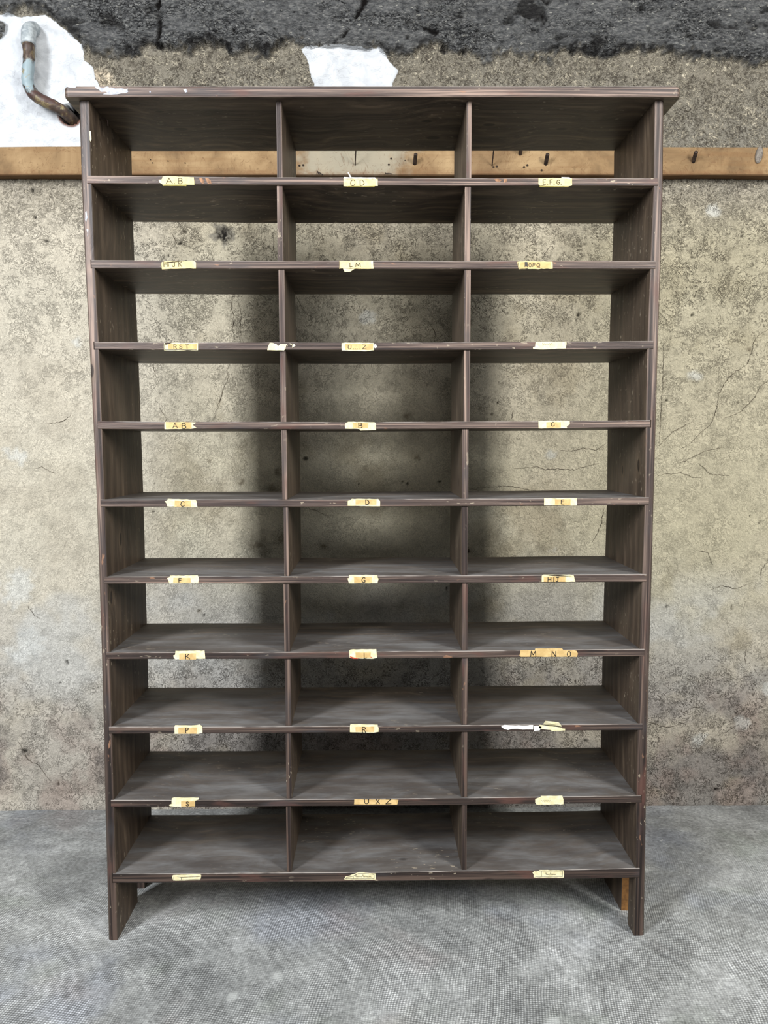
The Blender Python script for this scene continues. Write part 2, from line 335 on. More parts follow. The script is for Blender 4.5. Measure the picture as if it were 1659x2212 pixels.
    {'row': 8, 'name': 'P', 'base': [[-0.4649, 0.5182], [-0.4638, 0.5225], [-0.419, 0.5223], [-0.4062, 0.5238], [-0.4009, 0.5199], [-0.4007, 0.5045], [-0.412, 0.5019], [-0.4643, 0.5022]], 'tan': [[-0.4554, 0.517], [-0.4127, 0.5167], [-0.4131, 0.5024], [-0.4557, 0.5027]], 'letters': [['P', -0.4397, 0.5048, -0.4314, 0.5163]], 'extra': []},
    {'row': 8, 'name': 'R', 'base': [[-0.06, 0.5211], [-0.0578, 0.5227], [0.0043, 0.5212], [0.0043, 0.5163], [0.0064, 0.514], [0.0064, 0.5041], [-0.0044, 0.502], [-0.0601, 0.5034]], 'tan': [[-0.0472, 0.5166], [-0.0043, 0.5163], [-0.0044, 0.5042], [-0.0472, 0.5045]], 'letters': [['R', -0.0317, 0.5033, -0.0231, 0.5153]], 'extra': []},
    {'row': 8, 'name': 'torn strip', 'base': [[0.2908, 0.5166], [0.2983, 0.5177], [0.3166, 0.5165], [0.3306, 0.5169], [0.3435, 0.5163], [0.3639, 0.5173], [0.364, 0.5073], [0.3522, 0.5074], [0.3393, 0.5075], [0.3285, 0.5087], [0.3145, 0.5093], [0.306, 0.5071], [0.2973, 0.5089], [0.2908, 0.5144]], 'tan': None, 'letters': [], 'extra': [['white', [[0.3656, 0.515], [0.3736, 0.5161], [0.3844, 0.5138], [0.3792, 0.505], [0.3673, 0.504]]], ['creamp', [[0.379, 0.5183], [0.4307, 0.5113], [0.4318, 0.5091], [0.4389, 0.5085], [0.4389, 0.5046], [0.4082, 0.5032], [0.4039, 0.506], [0.3845, 0.5083], [0.3769, 0.5106]]], ['flap', [[0.3906, 0.5309], [0.4219, 0.5268], [0.4296, 0.5168], [0.4307, 0.5135], [0.3854, 0.5204], [0.3875, 0.5237]]]]},
    {'row': 9, 'name': 'S', 'base': [[-0.4816, 0.332], [-0.4762, 0.3342], [-0.4758, 0.3476], [-0.4704, 0.3498], [-0.4124, 0.3488], [-0.4124, 0.3449], [-0.4211, 0.3416], [-0.422, 0.3282], [-0.4688, 0.3274], [-0.4806, 0.3292]], 'tan': [[-0.4534, 0.3407], [-0.4222, 0.3405], [-0.4225, 0.3282], [-0.4537, 0.3284]], 'letters': [['S', -0.4429, 0.3294, -0.4357, 0.3395]], 'extra': []},
    {'row': 9, 'name': 'U X Z', 'base': [[-0.0509, 0.3422], [0.0523, 0.3403], [0.049, 0.3291], [-0.0515, 0.3299]], 'tan': [[-0.0493, 0.3416], [0.0491, 0.3409], [0.049, 0.3297], [-0.0493, 0.3304]], 'letters': [['U', -0.0277, 0.3314, -0.0169, 0.3431], ['X', -0.0007, 0.3312, 0.008, 0.3429], ['Z', 0.022, 0.331, 0.035, 0.3427]], 'extra': []},
    {'row': 9, 'name': 'blank', 'base': [[0.3718, 0.3402], [0.3837, 0.3446], [0.3847, 0.3474], [0.4346, 0.3476], [0.438, 0.3375], [0.4382, 0.3268], [0.3752, 0.3267], [0.3719, 0.3312]], 'tan': None, 'letters': [], 'extra': []},
    {'row': 10, 'name': 'frame left', 'base': [[-0.4791, 0.1594], [-0.4764, 0.1611], [-0.4134, 0.1622], [-0.4113, 0.1599], [-0.4126, 0.152], [-0.4159, 0.1486], [-0.4767, 0.1474], [-0.4788, 0.1525]], 'tan': None, 'letters': [], 'extra': [['frame', [[-0.4754, 0.1571], [-0.4756, 0.1491], [-0.4148, 0.1509]]], ['frame', [[-0.4581, 0.1558], [-0.4582, 0.1501]]], ['darkline', [[-0.4678, 0.157], [-0.4581, 0.1558], [-0.4298, 0.1572], [-0.4146, 0.1577], [-0.4146, 0.1568], [-0.4581, 0.1551]]]]},
    {'row': 10, 'name': 'frame mid', 'base': [[-0.0755, 0.1491], [-0.0722, 0.1548], [-0.0635, 0.1559], [-0.0449, 0.1631], [-0.0405, 0.1648], [-0.0285, 0.1647], [-0.0264, 0.1624], [-0.0024, 0.161], [-0.0014, 0.1462], [-0.0755, 0.1468]], 'tan': None, 'letters': [], 'extra': [['frame', [[-0.0722, 0.1491], [-0.07, 0.1525], [-0.0547, 0.1552], [-0.0416, 0.1619], [-0.0286, 0.1618], [-0.0057, 0.1588], [-0.0057, 0.1485], [-0.0722, 0.1491]]], ['frame', [[-0.0547, 0.1546], [-0.0548, 0.1489]]], ['script', [[-0.0504, 0.1523], [-0.0122, 0.16]]]]},
    {'row': 10, 'name': 'frame right', 'base': [[0.3678, 0.1602], [0.3721, 0.1636], [0.3754, 0.1624], [0.383, 0.1641], [0.3841, 0.1664], [0.441, 0.1653], [0.4422, 0.1607], [0.4419, 0.147], [0.3712, 0.1482], [0.3705, 0.1556]], 'tan': None, 'letters': [], 'extra': [['frame', [[0.383, 0.1641], [0.4383, 0.1636], [0.4385, 0.1499], [0.3745, 0.1505]]], ['frame', [[0.3885, 0.1635], [0.3887, 0.1503]]], ['script', [[0.3985, 0.1543], [0.4225, 0.1609]]]]},
]
LP = (194, 158, 42, 0.04, 0.0)
import bpy, bmesh, math, random
import numpy as np
from mathutils import Vector, Matrix
random.seed(7)
SC = bpy.context.scene
COL = SC.collection
DEP = D_['D']; WY = D_['WY']; TZ = 1.9065

# ------------------------------------------------------------------ helpers
def s2l(c):
    return tuple(((v/255.0)/12.92 if v/255.0 <= 0.04045 else ((v/255.0+0.055)/1.055)**2.4) for v in c)
def rgba(c): return (*s2l(c), 1.0)

def link(o, parent=None):
    COL.objects.link(o)
    if parent is not None: o.parent = parent
    return o
def obj(name, bm, mats, parent=None, smooth=False):
    me = bpy.data.meshes.new(name)
    bm.normal_update(); bm.to_mesh(me); bm.free()
    if not isinstance(mats, (list, tuple)): mats = [mats]
    for m in mats: me.materials.append(m)
    if smooth:
        for p in me.polygons: p.use_smooth = True
    o = bpy.data.objects.new(name, me)
    return link(o, parent)
def thing(name, label, cat, loc=(0, 0, 0)):
    o = bpy.data.objects.new(name, None); o.empty_display_size = 0.1
    COL.objects.link(o); o.location = loc
    o['label'] = label; o['category'] = cat
    return o

def hexa(bm, P, bev=0.0, mi=0):
    """P: 8 corners, bottom ring then top ring"""
    vs = [bm.verts.new(p) for p in P]
    fs = [bm.faces.new([vs[i] for i in q]) for q in ((3,2,1,0),(4,5,6,7),(0,1,5,4),(1,2,6,5),(2,3,7,6),(3,0,4,7))]
    for f in fs: f.material_index = mi
    if bev:
        es = set(e for f in fs for e in f.edges)
        bmesh.ops.bevel(bm, geom=list(es), offset=bev, segments=2, affect='EDGES', profile=0.6)
def loft(bm, rings, mi=0, cap=True):
    R = [[bm.verts.new(p) for p in r] for r in rings]
    n = len(R[0])
    for a, b in zip(R[:-1], R[1:]):
        for i in range(n):
            f = bm.faces.new([a[i], a[(i+1) % n], b[(i+1) % n], b[i]]); f.material_index = mi
    if cap:
        f = bm.faces.new(R[0][::-1]); f.material_index = mi
        f = bm.faces.new(R[-1]); f.material_index = mi
def tube(bm, pts, rad, seg=14, mi=0, cap=True):
    pts = [Vector(p) for p in pts]
    if not isinstance(rad, (list, tuple)): rad = [rad]*len(pts)
    rings = []; up = None
    for i, p in enumerate(pts):
        t = (pts[min(i+1, len(pts)-1)] - pts[max(i-1, 0)]).normalized()
        if up is None:
            up = t.orthogonal().normalized()
        up = (up - t*up.dot(t)).normalized(); s = t.cross(up)
        rings.append([p + (up*math.cos(2*math.pi*k/seg) + s*math.sin(2*math.pi*k/seg))*rad[i] for k in range(seg)])
    loft(bm, rings, mi, cap)
def catmull(pts, n=8):
    pts = [Vector(p) for p in pts]
    Q = [pts[0]*2-pts[1]] + pts + [pts[-1]*2-pts[-2]]
    out = []
    for i in range(1, len(Q)-2):
        a, b, c, d = Q[i-1:i+3]
        for k in range(n):
            t = k/n
            out.append(0.5*((2*b)+(c-a)*t+(2*a-5*b+4*c-d)*t*t+(3*b-a-3*c+d)*t**3))
    out.append(pts[-1]); return out

# ------------------------------------------------------------------ node helpers
class NT:
    def __init__(s, name):
        s.m = bpy.data.materials.new(name); s.m.use_nodes = True
        s.t = s.m.node_tree; s.t.nodes.clear()
        s.out = s.n('ShaderNodeOutputMaterial'); s.b = s.n('ShaderNodeBsdfPrincipled')
        s.l(s.b.outputs[0], s.out.inputs[0])
    def n(s, k, **kw):
        o = s.t.nodes.new(k)
        for a, b in kw.items(): setattr(o, a, b)
        return o
    def l(s, a, b): s.t.links.new(a, b)
    def put(s, sock, v):
        if hasattr(v, 'is_output') or isinstance(v, bpy.types.NodeSocket): s.l(v, sock)
        else: sock.default_value = v
    def math(s, op, a, b=0.0, c=None, clamp=False):
        o = s.n('ShaderNodeMath', operation=op, use_clamp=clamp)
        s.put(o.inputs[0], a); s.put(o.inputs[1], b)
        if c is not None: s.put(o.inputs[2], c)
        return o.outputs[0]
    def mix(s, f, a, b, mode='MIX'):
        o = s.n('ShaderNodeMix', data_type='RGBA', blend_type=mode)
        s.put(o.inputs[0], f); s.put(o.inputs[6], a); s.put(o.inputs[7], b)
        return o.outputs[2]
    def ramp(s, f, stops, interp='LINEAR'):
        o = s.n('ShaderNodeValToRGB'); o.color_ramp.interpolation = interp
        e = o.color_ramp.elements
        while len(e) < len(stops): e.new(0.5)
        for i, (p, c) in enumerate(stops):
            e[i].position = p; e[i].color = c if len(c) == 4 else (*c, 1)
        s.put(o.inputs[0], f); return o.outputs[0]
    def step(s, v, lo, hi):
        o = s.n('ShaderNodeMapRange', interpolation_type='SMOOTHSTEP')
        s.put(o.inputs[0], v); o.inputs[1].default_value = lo; o.inputs[2].default_value = hi
        return o.outputs[0]
    def coords(s, scale=(1, 1, 1), loc=(0, 0, 0), rot=(0, 0, 0), src='Object'):
        tc = s.n('ShaderNodeTexCoord'); mp = s.n('ShaderNodeMapping')
        mp.inputs['Scale'].default_value = scale; mp.inputs['Location'].default_value = loc
        mp.inputs['Rotation'].default_value = rot
        s.l(tc.outputs[src], mp.inputs[0]); return mp.outputs[0]
    def noise(s, vec, scale, detail=4, rough=0.5, dist=0.0, col=False, lac=2.0):
        o = s.n('ShaderNodeTexNoise'); s.l(vec, o.inputs['Vector'])
        o.inputs['Scale'].default_value = scale; o.inputs['Detail'].default_value = detail
        o.inputs['Roughness'].default_value = rough; o.inputs['Distortion'].default_value = dist
        o.inputs['Lacunarity'].default_value = lac
        return o.outputs[1 if col else 0]
    def voro(s, vec, scale, feature='F1', rnd=1.0):
        o = s.n('ShaderNodeTexVoronoi', feature=feature); s.l(vec, o.inputs['Vector'])
        o.inputs['Scale'].default_value = scale; o.inputs['Randomness'].default_value = rnd
        return o.outputs['Distance']
    def bump(s, h, dist, strength=1.0, nrm=None):
        o = s.n('ShaderNodeBump'); s.l(h, o.inputs['Height'])
        o.inputs['Distance'].default_value = dist; o.inputs['Strength'].default_value = strength
        if nrm is not None: s.l(nrm, o.inputs['Normal'])
        return o.outputs[0]
    def done(s, col, rough=0.7, nrm=None, spec=0.3, metal=0.0):
        s.put(s.b.inputs['Base Color'], col); s.put(s.b.inputs['Roughness'], rough)
        s.b.inputs['Specular IOR Level'].default_value = spec
        s.put(s.b.inputs['Metallic'], metal)
        if nrm is not None: s.l(nrm, s.b.inputs['Normal'])
        return s.m

# ------------------------------------------------------------------ materials
def wood(name, axis, seed=0.0, flecks=0.25, knots=()):
    s = NT(name)
    al, ac = 1.6, 46.0
    sc = {'X': (al, ac, ac), 'Z': (ac, ac, al)}[axis]
    v = s.coords(scale=sc, loc=(seed, seed*1.7, seed*0.6))
    u = s.coords(loc=(seed*0.3, 0, seed))
    warp = s.noise(u, 3.0, 2, 0.5)
    va = s.n('ShaderNodeVectorMath', operation='MULTIPLY_ADD')
    wv = s.n('ShaderNodeCombineXYZ')
    wk = s.math('MULTIPLY', s.math('SUBTRACT', warp, 0.5), 9.0 if axis == 'X' else 5.0)
    for i in range(3): s.l(wk, wv.inputs[i])
    s.l(wv.outputs[0], va.inputs[0]); va.inputs[1].default_value = (0, 1, 1) if axis == 'X' else (1, 1, 0)
    s.l(v, va.inputs[2]); vg = va.outputs[0]
    g1 = s.noise(vg, 1.0, 5, 0.6)
    g2 = s.noise(vg, 4.0, 3, 0.55)
    bl = s.noise(u, 5.5, 4, 0.55)
    geo = s.n('ShaderNodeNewGeometry'); sp = s.n('ShaderNodeSeparateXYZ'); s.l(geo.outputs['Normal'], sp.inputs[0])
    pos = s.n('ShaderNodeSeparateXYZ'); s.l(geo.outputs['Position'], pos.inputs[0])
    base = s.ramp(g1, [(0.28, s2l((34, 27, 22))), (0.44, s2l((62, 51, 43))), (0.58, s2l((92, 78, 65))), (0.74, s2l((138, 120, 100)))])
    if axis == 'Z': base = s.mix(0.45, base, rgba((78, 67, 56)))
    base = s.mix(s.math('MULTIPLY', s.step(g2, 0.5, 0.72), 0.35), base, rgba((40, 32, 28)))
    base = s.mix(s.math('MULTIPLY', s.step(bl, 0.5, 0.7), 0.45), base, rgba((96, 86, 72)))
    # dusty upper faces, dust thinned at the back to paint in shade there
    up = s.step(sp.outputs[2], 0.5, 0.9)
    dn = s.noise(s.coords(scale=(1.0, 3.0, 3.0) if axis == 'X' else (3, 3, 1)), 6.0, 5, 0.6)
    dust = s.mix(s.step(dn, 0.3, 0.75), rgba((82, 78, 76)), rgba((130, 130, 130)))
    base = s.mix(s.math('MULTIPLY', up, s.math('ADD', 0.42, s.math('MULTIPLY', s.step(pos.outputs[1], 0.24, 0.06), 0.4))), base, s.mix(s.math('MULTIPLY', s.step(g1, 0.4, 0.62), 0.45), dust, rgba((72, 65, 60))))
    # front edges : worn, striped, redder towards the floor; stronger light higher up painted in
    fr = s.step(s.math('MULTIPLY', sp.outputs[1], -1.0), 0.55, 0.9)
    hz = s.step(pos.outputs[2], 0.25, 1.25)
    if axis == 'Z':
        vf = s.coords(scale=(95.0, 1.0, 1.6), loc=(seed, 0, seed))
        st = s.noise(vf, 1.3, 3, 0.55, 0.4)
    else:
        vf = s.coords(scale=(1.6, 1.0, 110.0), loc=(seed, 0, seed))
        st = s.noise(vf, 1.3, 5, 0.65, 0.5)
    lo = s.ramp(st, [(0.38, s2l((30, 23, 21))), (0.5, s2l((50, 40, 36))), (0.62, s2l((84, 69, 61)))])
    hi = s.ramp(st, [(0.36, s2l((46, 38, 36))), (0.46, s2l((74, 62, 58))), (0.54, s2l((100, 86, 79))), (0.63, s2l((148, 127, 115)))])
    fc = s.mix(hz, lo, hi)
    red = s.noise(s.coords(scale=(3.5, 1, 14) if axis == 'X' else (14, 1, 3.0), loc=(3+seed, 0, 1)), 2.2, 3, 0.5)
    fc = s.mix(s.math('MULTIPLY', s.step(red, 0.55, 0.7), 0.55), fc, rgba((98, 66, 58)))
    blu = s.noise(s.coords(scale=(2.5, 1, 6) if axis == 'X' else (6, 1, 2.5), loc=(9+seed, 0, 5)), 2.6, 3, 0.5)
    fc = s.mix(s.math('MULTIPLY', s.step(blu, 0.55, 0.7), 0.55), fc, rgba((62, 60, 62)))
    sc_ = s.noise(s.coords(scale=(2, 1, 7) if axis == 'X' else (7, 1, 2), loc=(2+seed, 0, 4)), 7.0, 3, 0.6)
    fc = s.mix(s.math('MULTIPLY', s.step(sc_, 0.66, 0.7), 0.6), fc, rgba((158, 118, 92)))
    base = s.mix(fr, base, fc)
    # nicks and light flecks
    fk = s.noise(s.coords(scale=(1, 2.4, 2.4) if axis == 'X' else (2.4, 2.4, 1), loc=(seed, 2, 0)), 55.0, 2, 0.5)
    fm = s.noise(u, 4.0, 2, 0.5)
    fl = s.math('MULTIPLY', s.step(fk, 0.66, 0.7), s.step(fm, 0.46, 0.6))
    base = s.mix(s.math('MULTIPLY', fl, flecks), base, rgba((185, 172, 150)))
    # knots
    kv = s.voro(s.coords(scale=(1.0, 1.9, 1.9) if axis == 'X' else (1.9, 1.9, 1.0), loc=(seed*2, seed, 0)), 3.2)
    base = s.mix(s.math('MULTIPLY', s.step(kv, 0.075, 0.05), 0.75), base, rgba((30, 22, 19)))
    for kx_, ky_, kz_, kr_ in knots:
        dv = s.n('ShaderNodeVectorMath', operation='DISTANCE')
        cs = (0.5, 1, 1) if axis == 'X' else (1, 1, 0.5)
        s.l(s.coords(scale=cs), dv.inputs[0]); dv.inputs[1].default_value = (kx_*cs[0], ky_*cs[1], kz_*cs[2])
        dk = s.math('ADD', dv.outputs['Value'], s.math('MULTIPLY', s.math('SUBTRACT', bl, 0.5), kr_*1.2))
        base = s.mix(s.math('MULTIPLY', s.step(dk, kr_*2.2, kr_), 0.35), base, rgba((104, 88, 70)))
        base = s.mix(s.math('MULTIPLY', s.step(dk, kr_, kr_*0.7), 0.85), base, rgba((28, 21, 18)))
    # worn arrises: pale highlight line painted where the front meets the top face
    ar = s.math('MULTIPLY', s.step(sp.outputs[2], 0.3, 0.6), s.step(s.math('MULTIPLY', sp.outputs[1], -1.0), 0.3, 0.6))
    arn = s.step(s.noise(s.coords(scale=(1, 3, 3)), 9.0, 3, 0.6), 0.38, 0.56)
    base = s.mix(s.math('MULTIPLY', s.math('MULTIPLY', ar, arn), 0.75), base, rgba((158, 150, 144)))
    h = s.math('ADD', g1, s.math('MULTIPLY', g2, 0.6))
    nb = s.bump(h, 0.0012, 0.5)
    ro = s.math('ADD', 0.5, s.math('MULTIPLY', up, 0.18))
    return s.done(base, ro, nb, spec=0.35)

def m_wall():
    s = NT('wall_plaster')
    a = s.n('ShaderNodeAttribute', attribute_name='Tint'); k = s.n('ShaderNodeAttribute', attribute_name='Ctl')
    ks = s.n('ShaderNodeSeparateColor'); s.l(k.outputs['Color'], ks.inputs[0])
    rock, patch, worm = ks.outputs[0], ks.outputs[1], ks.outputs[2]
    v = s.coords()
    n1 = s.noise(v, 55.0, 3, 0.6, 1.6); n2 = s.noise(v, 130.0, 3, 0.6, 1.0); n3 = s.noise(v, 18.0, 4, 0.55, 0.6)
    n4 = s.noise(v, 320.0, 2, 0.6)
    rid = lambda n, w: s.step(s.math('ABSOLUTE', s.math('SUBTRACT', n, 0.5)), w, 0.0)
    w1 = s.math('MULTIPLY', rid(n1, 0.034), s.step(n3, 0.42, 0.58))
    pit = s.math('MULTIPLY', s.step(s.noise(v, 150.0, 2, 0.5), 0.66, 0.74), s.step(s.noise(v, 14.0, 3, 0.6), 0.4, 0.6))
    w2 = s.math('MULTIPLY', rid(n2, 0.05), s.step(s.noise(v, 26.0, 3, 0.6), 0.46, 0.64))
    dark = s.math('MULTIPLY', s.math('ADD', s.math('ADD', w1, pit), s.math('MULTIPLY', w2, 0.85), clamp=True), worm)
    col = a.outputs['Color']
    # mottling
    mot = s.ramp(s.math('ADD', s.math('MULTIPLY', n3, 0.6), s.math('MULTIPLY', n2, 0.4)), [(0.3, (0.72, 0.72, 0.72)), (0.5, (1, 1, 1)), (0.7, (1.16, 1.16, 1.16))])
    col = s.mix(1.0, col, mot, 'MULTIPLY')
    fib = s.ramp(n4, [(0.3, (0.8, 0.8, 0.8)), (0.6, (1.08, 1.08, 1.08))])
    col = s.mix(1.0, col, fib, 'MULTIPLY')
    col = s.mix(s.math('MULTIPLY', dark, 0.85), col, rgba((52, 44, 36)))
    # pale flakes of the coarse render above the rail
    vh = s.coords(scale=(0.8, 1, 1.25)); flk = s.math('MULTIPLY', rid(s.noise(vh, 48.0, 3, 0.55, 1.2), 0.055), s.step(s.noise(v, 22.0, 3, 0.6), 0.38, 0.54))
    up = k.outputs['Alpha']
    col = s.mix(s.math('MULTIPLY', s.math('MULTIPLY', flk, up), 0.85), col, rgba((212, 202, 180)))
    dk2 = s.math('MULTIPLY', s.step(s.noise(v, 75.0, 3, 0.6, 1.0), 0.5, 0.64), up)
    col = s.mix(s.math('MULTIPLY', dk2, 0.65), col, rgba((62, 56, 48)))
    # dark rocky band, crevice shade painted as near-black albedo
    vr = s.coords(scale=(0.75, 1.0, 1.9))
    r1 = s.noise(vr, 30.0, 8, 0.72, 0.5); r2 = s.noise(vr, 6.0, 4, 0.6); r3 = s.noise(vr, 85.0, 5, 0.7, 0.4)
    rc = s.ramp(r3, [(0.28, s2l((52, 53, 55))), (0.45, s2l((92, 93, 94))), (0.6, s2l((122, 122, 121))), (0.75, s2l((168, 167, 162)))])
    rc = s.mix(1.0, rc, s.ramp(r1, [(0.3, (0.45, 0.45, 0.46)), (0.5, (1, 1, 1)), (0.68, (1.35, 1.35, 1.33))]), 'MULTIPLY')
    rough_ = s.step(r2, 0.44, 0.6)
    rc = s.mix(s.math('MULTIPLY', s.step(s.noise(vr, 60.0, 4, 0.65, 0.8), 0.58, 0.66), s.math('ADD', 0.2, s.math('MULTIPLY', rough_, 0.75))), rc, rgba((16, 16, 18)))
    rc = s.mix(s.math('MULTIPLY', s.step(s.noise(vr, 95.0, 3, 0.6, 0.5), 0.64, 0.7), 0.8), rc, rgba((196, 194, 184)))
    dvv = s.n('ShaderNodeVectorMath', operation='MULTIPLY_ADD'); s.l(s.noise(v, 26.0, 3, 0.6, col=True), dvv.inputs[0])
    dvv.inputs[1].default_value = (0.085, 0.085, 0.085); s.l(vr, dvv.inputs[2])
    ve = s.voro(dvv.outputs[0], 62.0, 'DISTANCE_TO_EDGE'); vf_ = s.voro(dvv.outputs[0], 62.0, 'F1')
    crz = s.step(s.math('ADD', s.noise(vr, 5.0, 4, 0.65), s.math('MULTIPLY', ks.outputs[0], 0.0)), 0.47, 0.58)
    ed = s.math('MULTIPLY', s.step(ve, 0.16, 0.02), crz)
    rc = s.mix(s.math('MULTIPLY', s.math('MULTIPLY', ed, s.step(s.noise(vr, 70.0, 3, 0.6), 0.38, 0.58)), 0.9), rc, rgba((16, 16, 18)))
    rc = s.mix(s.math('MULTIPLY', s.math('MULTIPLY', s.step(vf_, 0.35, 0.1), crz), 0.35), rc, rgba((176, 176, 172)))
    col = s.mix(rock, col, rc)
    # white filler patches
    pe = s.step(s.math('ADD', patch, s.math('MULTIPLY', s.math('SUBTRACT', s.noise(v, 38.0, 5, 0.65), 0.5), 0.24)), 0.485, 0.515)
    wc = s.mix(s.step(n3, 0.35, 0.7), rgba((180, 183, 187)), rgba((206, 209, 212)))
    wc = s.mix(s.math('MULTIPLY', s.math('MULTIPLY', rid(n1, 0.010), s.step(n3, 0.54, 0.64)), 0.3), wc, rgba((126, 124, 120)))
    col = s.mix(pe, col, wc)
    sh = s.n('ShaderNodeAttribute', attribute_name='Hole')
    hs = s.n('ShaderNodeSeparateColor'); s.l(sh.outputs['Color'], hs.inputs[0])
    col = s.mix(hs.outputs[0], col, rgba((14, 11, 10)))  # holes and smudges, with crevice shade painted in
    col = s.mix(hs.outputs[1], col, rgba((98, 70, 60)))
    # relief
    h = s.math('ADD', s.math('MULTIPLY', n2, 0.5), s.math('MULTIPLY', n1, 0.6))
    h = s.math('SUBTRACT', h, s.math('MULTIPLY', dark, 0.5))
    h = s.math('ADD', h, s.math('MULTIPLY', s.math('MULTIPLY', flk, up), 1.6))
    h = s.math('ADD', s.math('MULTIPLY', h, s.math('SUBTRACT', 1.0, s.math('MULTIPLY', pe, 0.94))), s.math('MULTIPLY', s.math('MULTIPLY', s.math('SUBTRACT', s.math('ADD', r1, s.math('MULTIPLY', r3, 0.4)), s.math('MULTIPLY', ed, 0.5)), rock), 4.0))
    nb = s.bump(h, 0.007, 0.8)
    return s.done(col, 0.92, nb, spec=0.15)

def m_floor():
    s = NT('concrete_floor')  # bush-hammered concrete
    v = s.coords()
    wob = s.noise(v, 2.2, 3, 0.5, col=True)
    va = s.n('ShaderNodeVectorMath', operation='MULTIPLY_ADD')
    s.l(wob, va.inputs[0]); va.inputs[1].default_value = (0.07, 0.07, 0.0); s.l(v, va.inputs[2])
    mp = s.n('ShaderNodeMapping'); s.l(va.outputs[0], mp.inputs[0]); mp.inputs['Rotation'].default_value = (0, 0, 0.18)
    sp = s.n('ShaderNodeSeparateXYZ'); s.l(mp.outputs[0], sp.inputs[0])
    K = 2*math.pi/0.0058
    gx = s.math('SINE', s.math('MULTIPLY', sp.outputs[0], K)); gy = s.math('SINE', s.math('MULTIPLY', sp.outputs[1], K))
    g = s.math('ADD', s.math('MULTIPLY', s.math('ADD', gx, gy), 0.25), 0.5)
    msk = s.math('ADD', 0.25, s.math('MULTIPLY', s.step(s.noise(v, 5.0, 6, 0.7), 0.4, 0.58), 0.75))
    ps = s.n('ShaderNodeSeparateXYZ'); s.l(v, ps.inputs[0])
    near = s.step(ps.outputs[1], 0.55, 0.0)
    gm = s.math('MULTIPLY', s.math('MULTIPLY', msk, near), 1.0)
    b1 = s.noise(v, 3.4, 5, 0.62, 0.4); b2 = s.noise(v, 22.0, 5, 0.65, 0.5); b3 = s.noise(v, 110.0, 4, 0.7)
    c = s.ramp(b1, [(0.3, s2l((120, 122, 122))), (0.5, s2l((152, 154, 153))), (0.7, s2l((176, 178, 178)))])
    c = s.mix(s.math('MULTIPLY', s.step(s.noise(s.coords(loc=(3, 1, 0)), 3.0, 3, 0.5), 0.52, 0.7), 0.45), c, rgba((124, 130, 144)))
    c = s.mix(s.math('MULTIPLY', s.step(s.noise(s.coords(loc=(7, 4, 0)), 3.6, 3, 0.5), 0.56, 0.72), 0.35), c, rgba((140, 128, 126)))
    c = s.mix(s.math('MULTIPLY', s.step(s.noise(s.coords(loc=(1, 9, 0)), 4.2, 3, 0.5), 0.56, 0.7), 0.35), c, rgba((120, 128, 116)))
    c = s.mix(1.0, c, s.ramp(b2, [(0.3, (0.72, 0.72, 0.72)), (0.55, (1.02, 1.02, 1.02)), (0.75, (1.3, 1.3, 1.3))]), 'MULTIPLY')
    c = s.mix(1.0, c, s.ramp(b3, [(0.32, (0.62, 0.62, 0.62)), (0.5, (1.0, 1.0, 1.0)), (0.68, (1.4, 1.4, 1.4))]), 'MULTIPLY')
    gc = s.ramp(g, [(0.25, (0.55, 0.55, 0.56)), (0.6, (0.95, 0.95, 0.95)), (0.88, (1.75, 1.75, 1.75))])
    c = s.mix(gm, c, s.mix(1.0, c, gc, 'MULTIPLY'))
    sp2 = s.math('MULTIPLY', s.step(s.noise(v, 60.0, 3, 0.6, 0.6), 0.66, 0.74), s.step(s.noise(v, 6.0, 3, 0.6), 0.42, 0.62))
    c = s.mix(s.math('MULTIPLY', sp2, 0.6), c, rgba((214, 216, 216)))
    far = s.step(ps.outputs[1], 0.15, 0.65)
    st = s.noise(s.coords(scale=(1, 3.5, 1)), 22.0, 4, 0.65, 0.8)
    c = s.mix(s.math('MULTIPLY', s.math('MULTIPLY', far, s.step(st, 0.58, 0.66)), 0.5), c, rgba((198, 200, 198)))
    # a few plaster drips
    for x, y, r in ((-0.22, -0.13, 0.022), (-0.24, -0.28, 0.014), (-0.225, -0.325, 0.02), (-0.31, -0.19, 0.02), (0.36, -0.27, 0.02), (0.345, -0.3, 0.012), (-0.40, -0.40, 0.012), (-0.19, -0.335, 0.01)):
        dv = s.n('ShaderNodeVectorMath', operation='DISTANCE'); s.l(va.outputs[0], dv.inputs[0]); dv.inputs[1].default_value = (x+0.035, y+0.035, 0)
        dd = s.math('ADD', dv.outputs['Value'], s.math('MULTIPLY', s.math('SUBTRACT', s.math('ADD', b2, s.math('MULTIPLY', b3, 0.5)), 0.75), 0.07))
        c = s.mix(s.math('MULTIPLY', s.step(dd, r*0.9, r*0.2), 0.5), c, rgba((205, 208, 206)))
    h = s.math('ADD', s.math('MULTIPLY', g, gm), s.math('ADD', s.math('MULTIPLY', b2, 0.8), s.math('MULTIPLY', b3, 0.5)))
    nb = s.bump(h, 0.0022, 0.6)
    return s.done(c, s.ramp(b2, [(0.3, (0.5,)*3), (0.7, (0.8,)*3)]), nb, spec=0.35)

